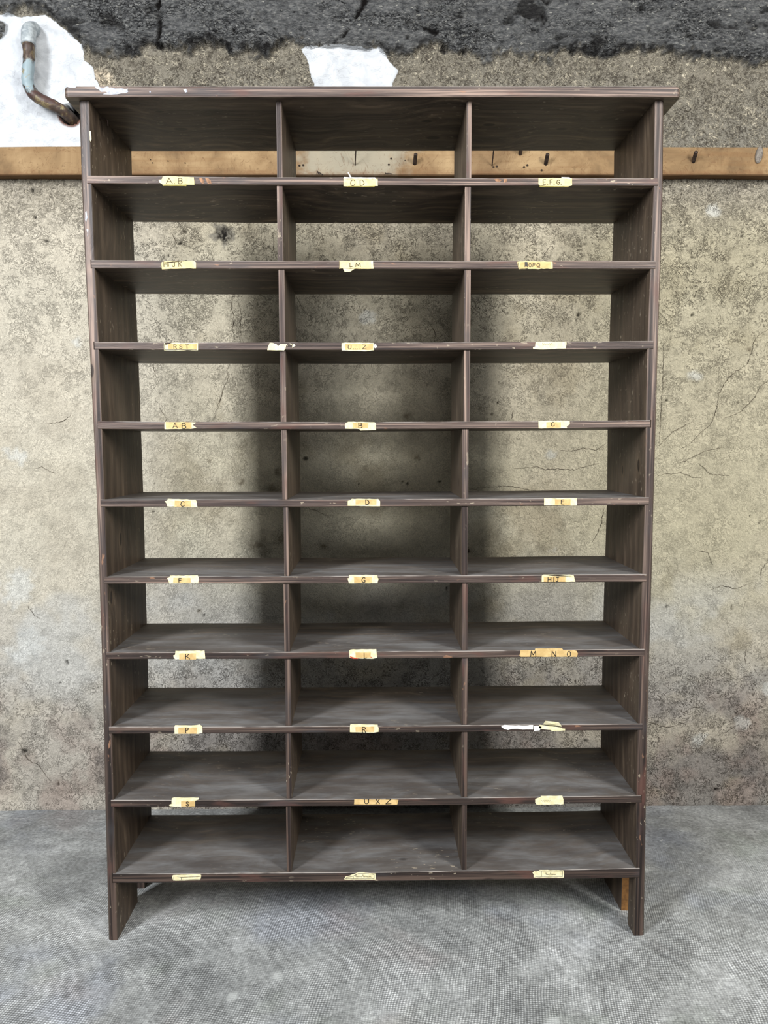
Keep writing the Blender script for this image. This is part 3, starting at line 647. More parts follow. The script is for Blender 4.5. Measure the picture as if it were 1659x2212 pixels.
def m_raw():
    s = NT('weathered_raw_timber')
    v = s.coords(); g = s.noise(s.coords(scale=(2.0, 40, 40)), 1.5, 4, 0.6, 0.4)
    b = s.noise(v, 7.0, 5, 0.6, 0.5); b2 = s.noise(v, 45.0, 4, 0.65, 0.8)
    c = s.ramp(b, [(0.3, s2l((98, 78, 56))), (0.5, s2l((136, 111, 80))), (0.7, s2l((164, 139, 104)))])
    c = s.mix(s.math('MULTIPLY', s.step(g, 0.5, 0.68), 0.35), c, rgba((120, 88, 58)))
    c = s.mix(s.math('MULTIPLY', s.step(b2, 0.58, 0.72), 0.55), c, rgba((84, 60, 40)))
    sp = s.n('ShaderNodeSeparateXYZ'); s.l(v, sp.inputs[0])
    # grey limewash stain in the middle of the batten
    q = s.math('ABSOLUTE', s.math('SUBTRACT', sp.outputs[0], -0.05))
    q = s.math('ADD', q, s.math('MULTIPLY', s.math('SUBTRACT', s.noise(v, 9.0, 4, 0.6), 0.5), 0.45))
    c = s.mix(s.math('MULTIPLY', s.step(q, 0.2, 0.1), 0.75), c, rgba((152, 148, 132)))
    q3 = s.math('ADD', s.math('ABSOLUTE', s.math('SUBTRACT', sp.outputs[0], 0.30)), s.math('MULTIPLY', s.math('SUBTRACT', b, 0.5), 0.6))
    c = s.mix(s.math('MULTIPLY', s.step(q3, 0.24, 0.1), 0.45), c, rgba((112, 90, 66)))
    lo = s.math('ADD', sp.outputs[2], s.math('MULTIPLY', s.math('SUBTRACT', b2, 0.5), 0.05))
    c = s.mix(s.math('MULTIPLY', s.step(lo, 0.02, -0.005), 0.55), c, rgba((110, 76, 52)))
    wl = s.step(s.math('ABSOLUTE', s.math('SUBTRACT', s.noise(s.coords(scale=(1, 1, 0.6)), 14.0, 3, 0.6, 2.0), 0.5)), 0.008, 0.0)
    c = s.mix(s.math('MULTIPLY', wl, 0.5), c, rgba((96, 66, 44)))
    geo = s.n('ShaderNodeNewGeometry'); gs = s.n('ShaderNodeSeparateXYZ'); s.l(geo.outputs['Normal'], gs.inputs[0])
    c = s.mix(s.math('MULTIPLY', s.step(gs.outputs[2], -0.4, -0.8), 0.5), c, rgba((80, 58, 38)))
    return s.done(c, 0.85, s.bump(s.math('ADD', b2, g), 0.002, 0.5), spec=0.2)

def m_flat(name, c1, c2, scale=60, rough=0.8, metal=0.0, bump=0.0006):
    s = NT(name); v = s.coords()
    n = s.noise(v, scale, 4, 0.6, 0.4)
    c = s.mix(s.step(n, 0.35, 0.68), rgba(c1), rgba(c2))
    return s.done(c, rough, s.bump(n, bump, 0.6), spec=0.3, metal=metal)
def m_pipe():
    s = NT('corroded_painted_pipe'); v = s.coords()
    n = s.noise(v, 26.0, 4, 0.6, 0.8); n2 = s.noise(s.coords(loc=(4, 2, 1)), 30.0, 3, 0.6, 1.0)
    c = s.ramp(n, [(0.36, s2l((30, 25, 22))), (0.46, s2l((58, 48, 40))), (0.55, s2l((72, 56, 48))), (0.64, s2l((116, 104, 74)))])
    sp = s.n('ShaderNodeSeparateXYZ'); s.l(v, sp.inputs[0])
    z = s.math('ADD', sp.outputs[2], s.math('MULTIPLY', s.math('SUBTRACT', n2, 0.5), 0.14))
    m = s.math('MULTIPLY', s.step(z, 2.195, 2.215), s.step(z, 2.285, 2.265))
    c = s.mix(m, c, rgba((136, 152, 158)))
    m2 = s.math('MULTIPLY', s.step(z, 2.165, 2.18), s.step(z, 2.2, 2.19))
    c = s.mix(s.math('MULTIPLY', m2, 0.8), c, rgba((76, 54, 50)))
    c = s.mix(s.math('MULTIPLY', s.step(n2, 0.6, 0.66), 0.8), c, rgba((140, 128, 92)))
    return s.done(c, 0.5, s.bump(n, 0.002, 0.6), spec=0.4)

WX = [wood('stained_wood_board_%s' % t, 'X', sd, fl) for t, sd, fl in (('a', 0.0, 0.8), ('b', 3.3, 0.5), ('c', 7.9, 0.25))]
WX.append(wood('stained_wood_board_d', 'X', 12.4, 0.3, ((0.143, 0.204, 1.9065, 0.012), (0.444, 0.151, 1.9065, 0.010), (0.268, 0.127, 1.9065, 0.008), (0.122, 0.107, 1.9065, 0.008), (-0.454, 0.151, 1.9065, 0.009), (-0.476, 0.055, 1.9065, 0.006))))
WZ = [wood('stained_wood_upright_%s' % t, 'Z', sd, 0.5) for t, sd in (('c', 9.2),)]
WZ = [wood('stained_wood_upright_a', 'Z', 1.1, 0.5, ((-0.609, 0.1, 0.942, 0.009), (-0.609, 0.023, 0.817, 0.008), (-0.63, 0.0, 1.33, 0.009))), wood('stained_wood_upright_b', 'Z', 5.7, 0.5, ((0.611, 0.047, 1.117, 0.010), (0.611, 0.164, 1.102, 0.008)))] + WZ
M_CREAM = m_flat('cream_paper', (214, 204, 160), (234, 226, 190), 90, 0.8)
M_YEL = m_flat('yellowed_paper', (212, 192, 136), (228, 212, 158), 60, 0.8)
M_TAN = m_flat('tan_tape', (190, 160, 106), (214, 184, 130), 55, 0.75)
M_WHITE = m_flat('torn_white_paper', (238, 238, 228), (255, 255, 250), 60, 0.85)
M_OLIVE = m_flat('shaded_paper_underlayer', (132, 122, 66), (160, 150, 88), 60, 0.85)
M_INK = m_flat('ink', (24, 22, 22), (40, 36, 34), 40, 0.6)
M_PENCIL = m_flat('faded_ink', (66, 58, 46), (88, 80, 62), 40, 0.7)
M_RED = m_flat('red_remnant', (170, 60, 40), (200, 84, 56), 60, 0.8)
M_SLATE = m_flat('printed_frame_line', (60, 62, 66), (84, 84, 84), 60, 0.8)
M_DARKCUT = m_flat('dark_gap', (30, 22, 18), (52, 40, 30), 60, 0.9)
M_IRON = m_flat('rusty_iron', (40, 34, 32), (74, 60, 52), 120, 0.6, 0.3)
M_GREYPEG = m_flat('weathered_peg', (96, 90, 84), (138, 130, 120), 160, 0.8)
M_RAW = m_raw()
M_PAINT = m_flat('white_paint', (146, 148, 158), (204, 210, 220), 120, 0.6)
M_PIPE = m_pipe()
M_COLLAR = m_flat('painted_collar', (130, 138, 142), (176, 182, 184), 60, 0.5)
M_CUTWOOD = m_flat('raw_cut_wood', (96, 66, 36), (128, 90, 48), 50, 0.8)
M_CRACK = m_flat('crack_shadow', (44, 36, 28), (84, 72, 56), 90, 0.95)
M_GREY = m_flat('grey_metal', (88, 94, 92), (112, 118, 116), 60, 0.6, 0.2)

# ------------------------------------------------------------------ the wall
def vnoise(X, Y, seed):
    xi = np.floor(X).astype(np.int64); yi = np.floor(Y).astype(np.int64)
    fx = X-xi; fy = Y-yi; fx = fx*fx*(3-2*fx); fy = fy*fy*(3-2*fy)
    def h(a, b):
        n = (a*374761393 + b*668265263 + seed*1442695041) & 0xffffffff
        n = ((n ^ (n >> 13))*1274126177) & 0xffffffff
        return ((n ^ (n >> 16)) & 0xffff)/65535.0
    return (h(xi, yi)*(1-fx)+h(xi+1, yi)*fx)*(1-fy)+(h(xi, yi+1)*(1-fx)+h(xi+1, yi+1)*fx)*fy
def fbm(X, Y, f, seed, octv=4, g=0.55):
    a = 1.0; t = 0; s_ = 0
    for o in range(octv):
        s_ = s_ + a*vnoise(X*f, Y*f, seed+o*17); t += a; a *= g; f *= 2.03
    return s_/t
def polysdf(X, Y, P):
    P = np.array(P); n = len(P); d = np.full(X.shape, 1e9); ins = np.zeros(X.shape, bool)
    for i in range(n):
        ax, ay = P[i]; bx, by = P[(i+1) % n]
        ex, ey = bx-ax, by-ay; L = ex*ex+ey*ey
        t = np.clip(((X-ax)*ex+(Y-ay)*ey)/L, 0, 1)
        d = np.minimum(d, np.hypot(X-ax-t*ex, Y-ay-t*ey))
        c = ((ay > Y) != (by > Y)) & (X < (bx-ax)*(Y-ay)/(by-ay+1e-12)+ax)
        ins ^= c
    return np.where(ins, d, -d)
def linedist(X, Y, P):
    d = np.full(X.shape, 1e9)
    for (ax, ay), (bx, by) in zip(P[:-1], P[1:]):
        ex, ey = bx-ax, by-ay; L = ex*ex+ey*ey+1e-12
        t = np.clip(((X-ax)*ex+(Y-ay)*ey)/L, 0, 1)
        d = np.minimum(d, np.hypot(X-ax-t*ex, Y-ay-t*ey))
    return d
smooth = lambda x, a, b: (lambda t: t*t*(3-2*t))(np.clip((x-a)/(b-a), 0, 1))

STEP = 0.004
xs = np.concatenate([np.arange(-3.4, -1.5, 0.1), np.arange(-1.5, 1.56, STEP), np.arange(1.6, 3.45, 0.1)])
zs = np.concatenate([np.arange(-0.02, 2.72, STEP), np.arange(2.8, 3.3, 0.1)])
X, Z = np.meshgrid(xs, zs)
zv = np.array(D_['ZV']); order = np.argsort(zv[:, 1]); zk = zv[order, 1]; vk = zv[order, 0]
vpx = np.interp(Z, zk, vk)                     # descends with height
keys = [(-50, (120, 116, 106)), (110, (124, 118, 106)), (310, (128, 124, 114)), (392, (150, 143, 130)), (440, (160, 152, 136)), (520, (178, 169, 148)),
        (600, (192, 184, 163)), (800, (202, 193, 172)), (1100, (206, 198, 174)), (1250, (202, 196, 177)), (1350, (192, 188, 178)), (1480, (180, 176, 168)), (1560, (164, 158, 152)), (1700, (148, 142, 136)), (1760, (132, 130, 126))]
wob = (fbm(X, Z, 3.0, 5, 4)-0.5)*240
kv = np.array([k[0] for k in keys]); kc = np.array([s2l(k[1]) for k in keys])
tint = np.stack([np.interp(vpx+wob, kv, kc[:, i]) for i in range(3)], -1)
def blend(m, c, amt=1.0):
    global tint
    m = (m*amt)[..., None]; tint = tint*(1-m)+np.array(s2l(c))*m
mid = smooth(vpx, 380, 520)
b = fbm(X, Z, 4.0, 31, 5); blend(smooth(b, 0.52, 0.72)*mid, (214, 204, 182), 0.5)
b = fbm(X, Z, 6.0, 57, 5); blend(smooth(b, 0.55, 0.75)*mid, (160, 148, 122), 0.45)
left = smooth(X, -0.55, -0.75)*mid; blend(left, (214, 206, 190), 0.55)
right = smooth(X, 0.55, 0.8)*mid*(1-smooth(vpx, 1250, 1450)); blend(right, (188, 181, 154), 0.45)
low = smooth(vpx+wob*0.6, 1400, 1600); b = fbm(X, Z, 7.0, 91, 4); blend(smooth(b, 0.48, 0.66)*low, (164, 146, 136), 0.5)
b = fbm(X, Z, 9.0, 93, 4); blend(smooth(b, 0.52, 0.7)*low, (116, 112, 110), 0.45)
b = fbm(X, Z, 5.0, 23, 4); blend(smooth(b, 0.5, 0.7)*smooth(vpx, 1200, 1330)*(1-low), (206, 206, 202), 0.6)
rg = fbm(X, Z, 12.0, 41, 4)
fine = fbm(X, Z, 70.0, 77, 3)
for x, z, r, k in D_['BLOB']:
    if k == 0: continue
    d = np.hypot(X-x, (Z-z)*1.15)+(rg-0.5)*r*2.2+(fine-0.5)*r*1.0
    m = smooth(d, r*1.1, r*0.3)
    if k != 1: m = m*(0.35+0.65*smooth(fine*0.5+rg*0.5, 0.42, 0.58))
    blend(m, {1: (222, 224, 220), 2: (104, 92, 72), 3: (150, 132, 122)}[k], {1: 0.5, 2: 0.75, 3: 0.45}[k])
hole = np.zeros(X.shape); ring = np.zeros(X.shape)
for x, z, r, k in D_['BLOB']:
    if k == 0:
        soot_hole = smooth(np.hypot(X-x, Z-z)+(fine-0.5)*r*1.8+(rg-0.5)*r, r*0.95, r*0.35)  # sooty smudge and dark holes of the rock band
        hole = np.maximum(hole, soot_hole*smooth(fine, 0.4, 0.55)*0.95)
        blend(soot_hole, (90, 88, 84), 0.7)
for x, z, r in D_['PIT']:
    d = np.hypot((X-x)*(1+0.5*math.sin(x*90)), (Z-z)*(1-0.3*math.sin(z*70)))+(fine-0.5)*r*1.6
    hole = np.maximum(hole, smooth(d, r*1.05, r*0.4)*0.85)
for P in D_['BCRACK']:
    d = linedist(X, Z, P)+(fine-0.5)*0.02+(rg-0.5)*0.01
    hole = np.maximum(hole, smooth(d, 0.009, 0.002))
# rock band
bp = np.array(D_['BAND']); bz = np.interp(X, bp[:, 0], bp[:, 1])
rock = smooth(Z-bz+(rg-0.5)*0.09+(fine-0.5)*0.05, -0.01, 0.012)
# patches, pale fields
ps = np.maximum(polysdf(X, Z, D_['PATCH'][0]), polysdf(X, Z, D_['PATCH'][1]))
ph = polysdf(X, Z, D_['PATCHHOLE'])
ps = np.minimum(ps, -ph)
patch = np.clip(0.5+ps/0.08, 0, 1)
rock = rock*(1-smooth(ps, -0.004, 0.008))
rock = np.maximum(rock, smooth(ph, -0.006, 0.006))
pk = polysdf(X, Z, D_['PINK']); blend(smooth(pk, -0.008, 0.01), (206, 190, 166), 0.85)
upz = smooth(vpx+wob*0.4, 560, 350)*(1-rock)
worm = np.clip(0.35+0.65*smooth(vpx+wob, 1000, 500)+0.8*smooth(vpx+wob, 1380, 1520)+0.25*(rg-0.5), 0, 1)*(1-smooth(X, -0.75, -0.95)*0.35)
# relief
Yd = np.zeros(X.shape)
Yd +=  (fbm(X, Z, 2.0, 3, 3)-0.5)*0.012 + (fbm(X, Z, 30.0, 8, 3)-0.5)*0.0035
rk = fbm(X*0.8, Z*1.7, 11.0, 63, 5, 0.6)
rk2 = np.abs(fbm(X*0.8, Z*1.5, 20.0, 66, 4, 0.6)-0.5)
rlow = smooth(fbm(X*0.7, Z*1.6, 4.0, 71, 3), 0.42, 0.6)
Yd -= rock*(0.016+(rk-0.5)*(0.02+0.05*rlow)-rk2*0.06*rlow)
hole = np.maximum(hole, rock*smooth(rk, 0.36, 0.27)*0.8)  # shade of rock crevices painted as dark albedo
Yd -= upz*(fbm(X, Z, 60.0, 12, 3, 0.7)-0.5)*0.007
Yd -= smooth(ps, -0.002, 0.006)*0.004
Yd += hole*0.008
hx, hz = D_['HOLE']
dh = np.hypot(X-hx-0.004, (Z-hz))+(fine-0.5)*0.004
hm = smooth(dh, 0.0315, 0.0285)
Yd += hm*0.05; hole = np.maximum(hole, smooth(dh, 0.032, 0.029)); ring = smooth(dh, 0.043, 0.036)*(1-hm)*smooth(Z-hz, 0.012, -0.012)
(nx0, nz0), (nx1, nz1) = D_['NICHE']
nd = np.abs(X-nx0-0.004)
nm = smooth(Z, nz0+0.02, nz0-0.02)*smooth(Z, nz1-0.05, nz1+0.03)
Yd += smooth(X, nx0-0.03, nx0+0.012)*smooth(X, nx0+0.10, nx0+0.012)*nm*0.016
Yd += smooth(linedist(X, Z, [(-1.02, 2.385), (-0.93, 2.375)]), 0.03, 0.0)*0.012
ledge_shade = smooth(np.abs(Z-bz-0.012+(rg-0.5)*0.09), 0.02, 0.004)*smooth(fine, 0.42, 0.56)*(1-smooth(ps, -0.01, 0.0))*smooth(fbm(X, Z, 5.0, 19, 3), 0.4, 0.5)
hole = np.maximum(hole, ledge_shade*0.85)  # black crevice and shadow painted along the rock band's lower lip
# skirt of rubble at the floor
Yd -= smooth(Z+(rg-0.5)*0.04, 0.05, 0.0)*0.016

nx, nz = len(xs), len(zs); N = nx*nz
co = np.stack([X, WY+Yd, Z], -1).reshape(-1, 3)
idx = np.arange(N).reshape(nz, nx)
quads = np.stack([idx[:-1, :-1], idx[:-1, 1:], idx[1:, 1:], idx[1:, :-1]], -1).reshape(-1, 4)
# hairline cracks as thin ribbons lying in the surface
cv = []; cf = []
def wall_y(x, z):
    i = min(max(np.searchsorted(xs, x), 0), nx-1); j = min(max(np.searchsorted(zs, z), 0), nz-1)
    return WY+Yd[j, i]
rr = random.Random(3)
for P in D_['CRACK']:
    pts = []
    for (ax, az), (bx, bz_) in zip(P[:-1], P[1:]):
        L = math.hypot(bx-ax, bz_-az); n = max(2, int(L/0.006))
        for k in range(n): pts.append((ax+(bx-ax)*k/n+rr.gauss(0, .0011), az+(bz_-az)*k/n+rr.gauss(0, .0011)))
    base = N+len(cv)
    for k, (x, z) in enumerate(pts):
        a = pts[max(k-1, 0)]; c = pts[min(k+1, len(pts)-1)]
        tx, tz = c[0]-a[0], c[1]-a[1]; L = math.hypot(tx, tz)+1e-9
        w = (0.0003+0.0005*rr.random()*math.sin(math.pi*k/(len(pts)-1)))
        y = wall_y(x, z)-0.0016
        cv.append((x-tz/L*w, y, z+tx/L*w)); cv.append((x+tz/L*w, y, z-tx/L*w))
        if k: q = base+2*k; cf.append((q-2, q-1, q+1, q))
allco = np.vstack([co, np.array(cv)]); allq = np.vstack([quads, np.array(cf)])
me = bpy.data.meshes.new('wall_back')
me.vertices.add(len(allco)); me.vertices.foreach_set('co', allco.astype(np.float32).ravel())
me.loops.add(allq.size); me.loops.foreach_set('vertex_index', allq.astype(np.int32).ravel())
me.polygons.add(len(allq)); me.polygons.foreach_set('loop_start', np.arange(0, allq.size, 4, dtype=np.int32))
me.polygons.foreach_set('loop_total', np.full(len(allq), 4, dtype=np.int32))
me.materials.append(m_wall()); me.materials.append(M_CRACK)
mi = np.zeros(len(allq), dtype=np.int32); mi[len(quads):] = 1
me.polygons.foreach_set('material_index', mi)
me.polygons.foreach_set('use_smooth', np.ones(len(allq), dtype=bool))
me.update(calc_edges=True)
def attr(nm, arr):
    at = me.attributes.new(nm, 'FLOAT_COLOR', 'POINT')
    buf = np.zeros((len(allco), 4), dtype=np.float32); buf[:N] = arr.reshape(-1, 4); at.data.foreach_set('color', buf.ravel())
one = np.ones(X.shape)
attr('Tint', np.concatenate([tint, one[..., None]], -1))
attr('Ctl', np.stack([rock, patch, worm, upz], -1))
attr('Hole', np.stack([np.clip(hole, 0, 1)*(1-0.0*one), ring, 0*one, one], -1))
wall = link(bpy.data.objects.new('wall_back', me)); wall['kind'] = 'structure'

# ------------------------------------------------------------------ the floor
bm = bmesh.new()
gx = np.linspace(-3.4, 3.4, 120); gy = np.linspace(-4.2, 0.71, 90)
GV = [[bm.verts.new((x, y, (vnoise(np.array(x*2.1), np.array(y*2.1), 4)-0.5)*0.003*(1 if y > 0.4 or abs(x) > 0.9 else 0) - 0.0)) for x in gx] for y in gy]
for j in range(len(gy)-1):
    for i in range(len(gx)-1): bm.faces.new((GV[j][i], GV[j][i+1], GV[j+1][i+1], GV[j+1][i]))
fl = obj('floor', bm, m_floor(), smooth=True); fl['kind'] = 'structure'

# ------------------------------------------------------------------ the shelving unit
unit = thing('pigeonhole_shelf', 'tall dark-stained wooden pigeonhole shelf with thirty open compartments and paper labels on the floor', 'shelf', (0, 0, 0))

def ipl(tab, z, k):
    t = sorted(tab); zz = [a[0] for a in t]; vv = [a[k] for a in t]
    return float(np.interp(z, zz, vv))
SH = D_['SHELF']
zlow = (SH[9][2]+SH[9][5])/2
def panel(tab, side, notch):
    bm = bmesh.new()
    zf = 0.0
    cut = 1 if side > 0 else 0
    def ring(z, y0, y1, rnd):
        xo = ipl(tab, z, 1); xi = ipl(tab, z, 2); sg = 1 if xi > xo else -1
        r = 0.0085 if rnd else 0.0008
        pts = [(xi-sg*0.0012, y0, z), (xo+sg*r, y0, z)]
        for a in (30, 60): pts.append((xo+sg*r*(1-math.sin(math.radians(a))), y0+r*(1-math.cos(math.radians(a))), z))
        pts += [(xo, y0+r, z), (xo, y1, z), (xi, y1, z), (xi, y0+0.0012, z)]
        return pts if sg < 0 else pts[::-1]
    zz = sorted(set([zlow+0.002]+[a[0] for a in tab if zlow+0.02 < a[0] < 1.88]+[TZ]))
    zz2 = []
    for a, b_ in zip(zz[:-1], zz[1:]): zz2 += list(np.linspace(a, b_, 4)[:-1])
    zz2.append(zz[-1])
    loft(bm, [ring(z, 0, DEP, True) for z in zz2])
    loft(bm, [ring(z, 0, notch[0], True) for z in (zf, zf+0.004, zlow*0.5, zlow+0.002)])
    nb = len(bm.faces)
    loft(bm, [ring(z, notch[1], DEP, False) for z in (zf, zlow*0.5, zlow+0.002)])
    bm.faces.ensure_lookup_table()
    bm.normal_update()
    for f in list(bm.faces)[nb:]:
        if abs(f.normal.y) > 0.9 and f.calc_center_median().y < notch[1]+0.01: f.material_index = cut
    bmesh.ops.recalc_face_normals(bm, faces=bm.faces)
    for k in ((1, 2, 9) if side < 0 else (3, 8)):
        x0, zt0, zb0, x1, zt1, zb1, sag = SH[k]
        xe, zt, zb = (x0, zt0, zb0) if side < 0 else (x1, zt1, zb1); e = side*0.0022
        fv = [(xe, -0.0004, zb), (xe+e, -0.0004, zb), (xe+e, -0.0004, zt+0.0012), (xe, -0.0004, zt+0.0012)]
        f = bm.faces.new([bm.verts.new(p) for p in (fv if side > 0 else fv[::-1])]); f.material_index = 2
    return obj('side_panel', bm, [WZ[0 if side < 0 else 1], M_CUTWOOD, M_DARKCUT], unit)
pl = panel(D_['PL'], -1, (0.155, 0.215)); pr_ = panel(D_['PR'], 1, (0.046, 0.100))

# top board
bm = bmesh.new()
xl, xr, y0, y1, z0, z1 = -0.6605, 0.6605, -0.017, DEP+0.0005, 1.9063, 1.9300
def rrect(z, g, r):
    pts = []
    for cx, cy, a0 in ((xr-g-r, y1-g-0.002, 0), (xl+g+0.002, y1-g-0.002, 90), (xl+g+r, y0+g+r, 180), (xr-g-r, y0+g+r, 270)):
        rr_ = r if cy < 0.1 else 0.002
        if cy > 0.1: cx = (xr-g-0.002) if cx > 0 else cx
        for k in range(6):
            a = math.radians(a0+90*k/5); pts.append((cx+rr_*math.cos(a), cy+rr_*math.sin(a), z+0.0010*(cx/0.66)))
    return pts
loft(bm, [rrect(z0, 0.003, 0.010), rrect(z0+0.0012, 0.0008, 0.011), rrect(z0+0.004, 0, 0.012), rrect(z1-0.005, 0, 0.012), rrect(z1-0.002, 0.0012, 0.011), rrect(z1, 0.004, 0.010)])
bmesh.ops.recalc_face_normals(bm, faces=bm.faces)
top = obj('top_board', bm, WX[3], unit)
# paint smear and small drips on the top board's front edge
def blobface(bm, pts, y, t, mi=0):
    a = [bm.verts.new((x, y, z)) for x, z in pts]; b_ = [bm.verts.new((x, y-t, z)) for x, z in pts]
    try:
        f = bm.faces.new(b_); f.material_index = mi
        n = len(a)
        for i in range(n):
            f = bm.faces.new((a[i], a[(i+1) % n], b_[(i+1) % n], b_[i])); f.material_index = mi
    except ValueError: pass
S_ = 1/933.0
def tp(u, v): return (-0.659+(u-139)*(1.3183/1331), 1.9302-(v-185)*(0.0228/24))
for n_, P_ in enumerate((((206, 189), (213, 188), (216, 190), (224, 191), (232, 188), (237, 191), (240, 190), (250, 193), (262, 192), (270, 194), (276, 193), (275, 196), (277, 199), (274, 202), (262, 203), (252, 205), (238, 206), (222, 205), (226, 203), (232, 202), (228, 199), (219, 200), (214, 195), (209, 193)),
    ((395, 194), (401, 193), (404, 200), (399, 201)), ((145, 187), (158, 186), (166, 189), (163, 191), (148, 190)), ((322, 198), (325, 198), (325, 201), (322, 201)))):
    bm = bmesh.new(); blobface(bm, [tp(*p) for p in P_], -0.0169, 0.0004)
    bmesh.ops.recalc_face_normals(bm, faces=bm.faces)
    sm = obj('paint_smear', bm, M_PAINT, top)
    sm['label'] = 'white paint smear on the front edge' if n_ == 0 else 'small white paint drip on the front edge'

# shelves
boards = []
for k, (x0, zt0, zb0, x1, zt1, zb1, sag) in enumerate(SH):
    bm = bmesh.new(); rings = []
    nseg = 12
    for i in range(nseg+1):
        t = i/nseg; x = x0+(x1-x0)*t
        sg = -sag*math.sin(math.pi*t) + 0.0004*math.sin(17*t+k)
        a = zt0+(zt1-zt0)*t+sg; b_ = zb0+(zb1-zb0)*t+sg*0.8
        yf = -0.0014; e = 0.0014
        rings.append([(x, yf+e, b_), (x, DEP-0.001, b_), (x, DEP-0.001, a), (x, yf+e, a), (x, yf, a-e), (x, yf, b_+e)])
    loft(bm, rings)
    bmesh.ops.recalc_face_normals(bm, faces=bm.faces)
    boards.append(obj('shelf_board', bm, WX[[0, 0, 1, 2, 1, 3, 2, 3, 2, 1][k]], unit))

def board_z(k, x, top=True):
    if k < 0: return TZ
    x0, zt0, zb0, x1, zt1, zb1, sag = SH[k]; t = (x-x0)/(x1-x0)
    sg = -sag*math.sin(math.pi*t)
    return (zt0+(zt1-zt0)*t+sg) if top else (zb0+(zb1-zb0)*t+sg*0.8)
for k in range(10):
    for q, tab in enumerate((D_['DL'], D_['DR'])):
        l, r, bk = tab[k]; th = r-l
        lb = bk-th if q == 0 else bk; rb = lb+th
        zb = board_z(k, (l+r)/2)-0.0006; zt = board_z(k-1, (l+r)/2, False)+0.0006
        bm = bmesh.new()
        hexa(bm, [(l, 0.003, zb), (r, 0.003, zb), (rb, DEP-0.002, zb), (lb, DEP-0.002, zb), (l, 0.003, zt), (r, 0.003, zt), (rb, DEP-0.002, zt), (lb, DEP-0.002, zt)], 0.0013)
        bmesh.ops.recalc_face_normals(bm, faces=bm.faces)
        obj('divider', bm, WZ[(k+q) % 3], unit)
FLECKS = (('small cream paper remnant on the inner edge', M_CREAM, [(-0.6136, 1.8421), (-0.6108, 1.8421), (-0.6100, 1.8257), (-0.6116, 1.8199), (-0.6136, 1.8228)]),
    ('white paint fleck on the front edge', M_PAINT, [(-0.6288, 1.6722), (-0.6262, 1.6742), (-0.6252, 1.668), (-0.6242, 1.6605), (-0.6262, 1.656), (-0.6276, 1.6506), (-0.6298, 1.6565), (-0.6284, 1.664)]),
    ('white paint fleck on the front edge', M_PAINT, [(-0.6276, 1.6369), (-0.6231, 1.6349), (-0.6238, 1.629), (-0.6245, 1.6231), (-0.6260, 1.6192), (-0.6255, 1.628)]))
for lab_, mat_, P_ in FLECKS:
    bm = bmesh.new(); blobface(bm, P_, -0.0003, 0.0005); bmesh.ops.recalc_face_normals(bm, faces=bm.faces)
    obj('paint_fleck', bm, mat_, pl)['label'] = lab_
# small bent nail under the top board and a metal tab behind the right panel
bm = bmesh.new(); tube(bm, [(-0.6105, 0.060, 1.893), (-0.600, 0.060, 1.8935), (-0.5945, 0.060, 1.888), (-0.594, 0.060, 1.876)], 0.0017, 8)
obj('bent_nail', bm, M_IRON, unit)
bm = bmesh.new(); hexa(bm, [(0.633, 0.255, 0.145), (0.652, 0.262, 0.143), (0.652, 0.266, 0.143), (0.633, 0.266, 0.145), (0.633, 0.255, 0.178), (0.656, 0.262, 0.172), (0.656, 0.266, 0.172), (0.633, 0.266, 0.178)], 0.0008)
obj('metal_tab', bm, M_GREY, unit)

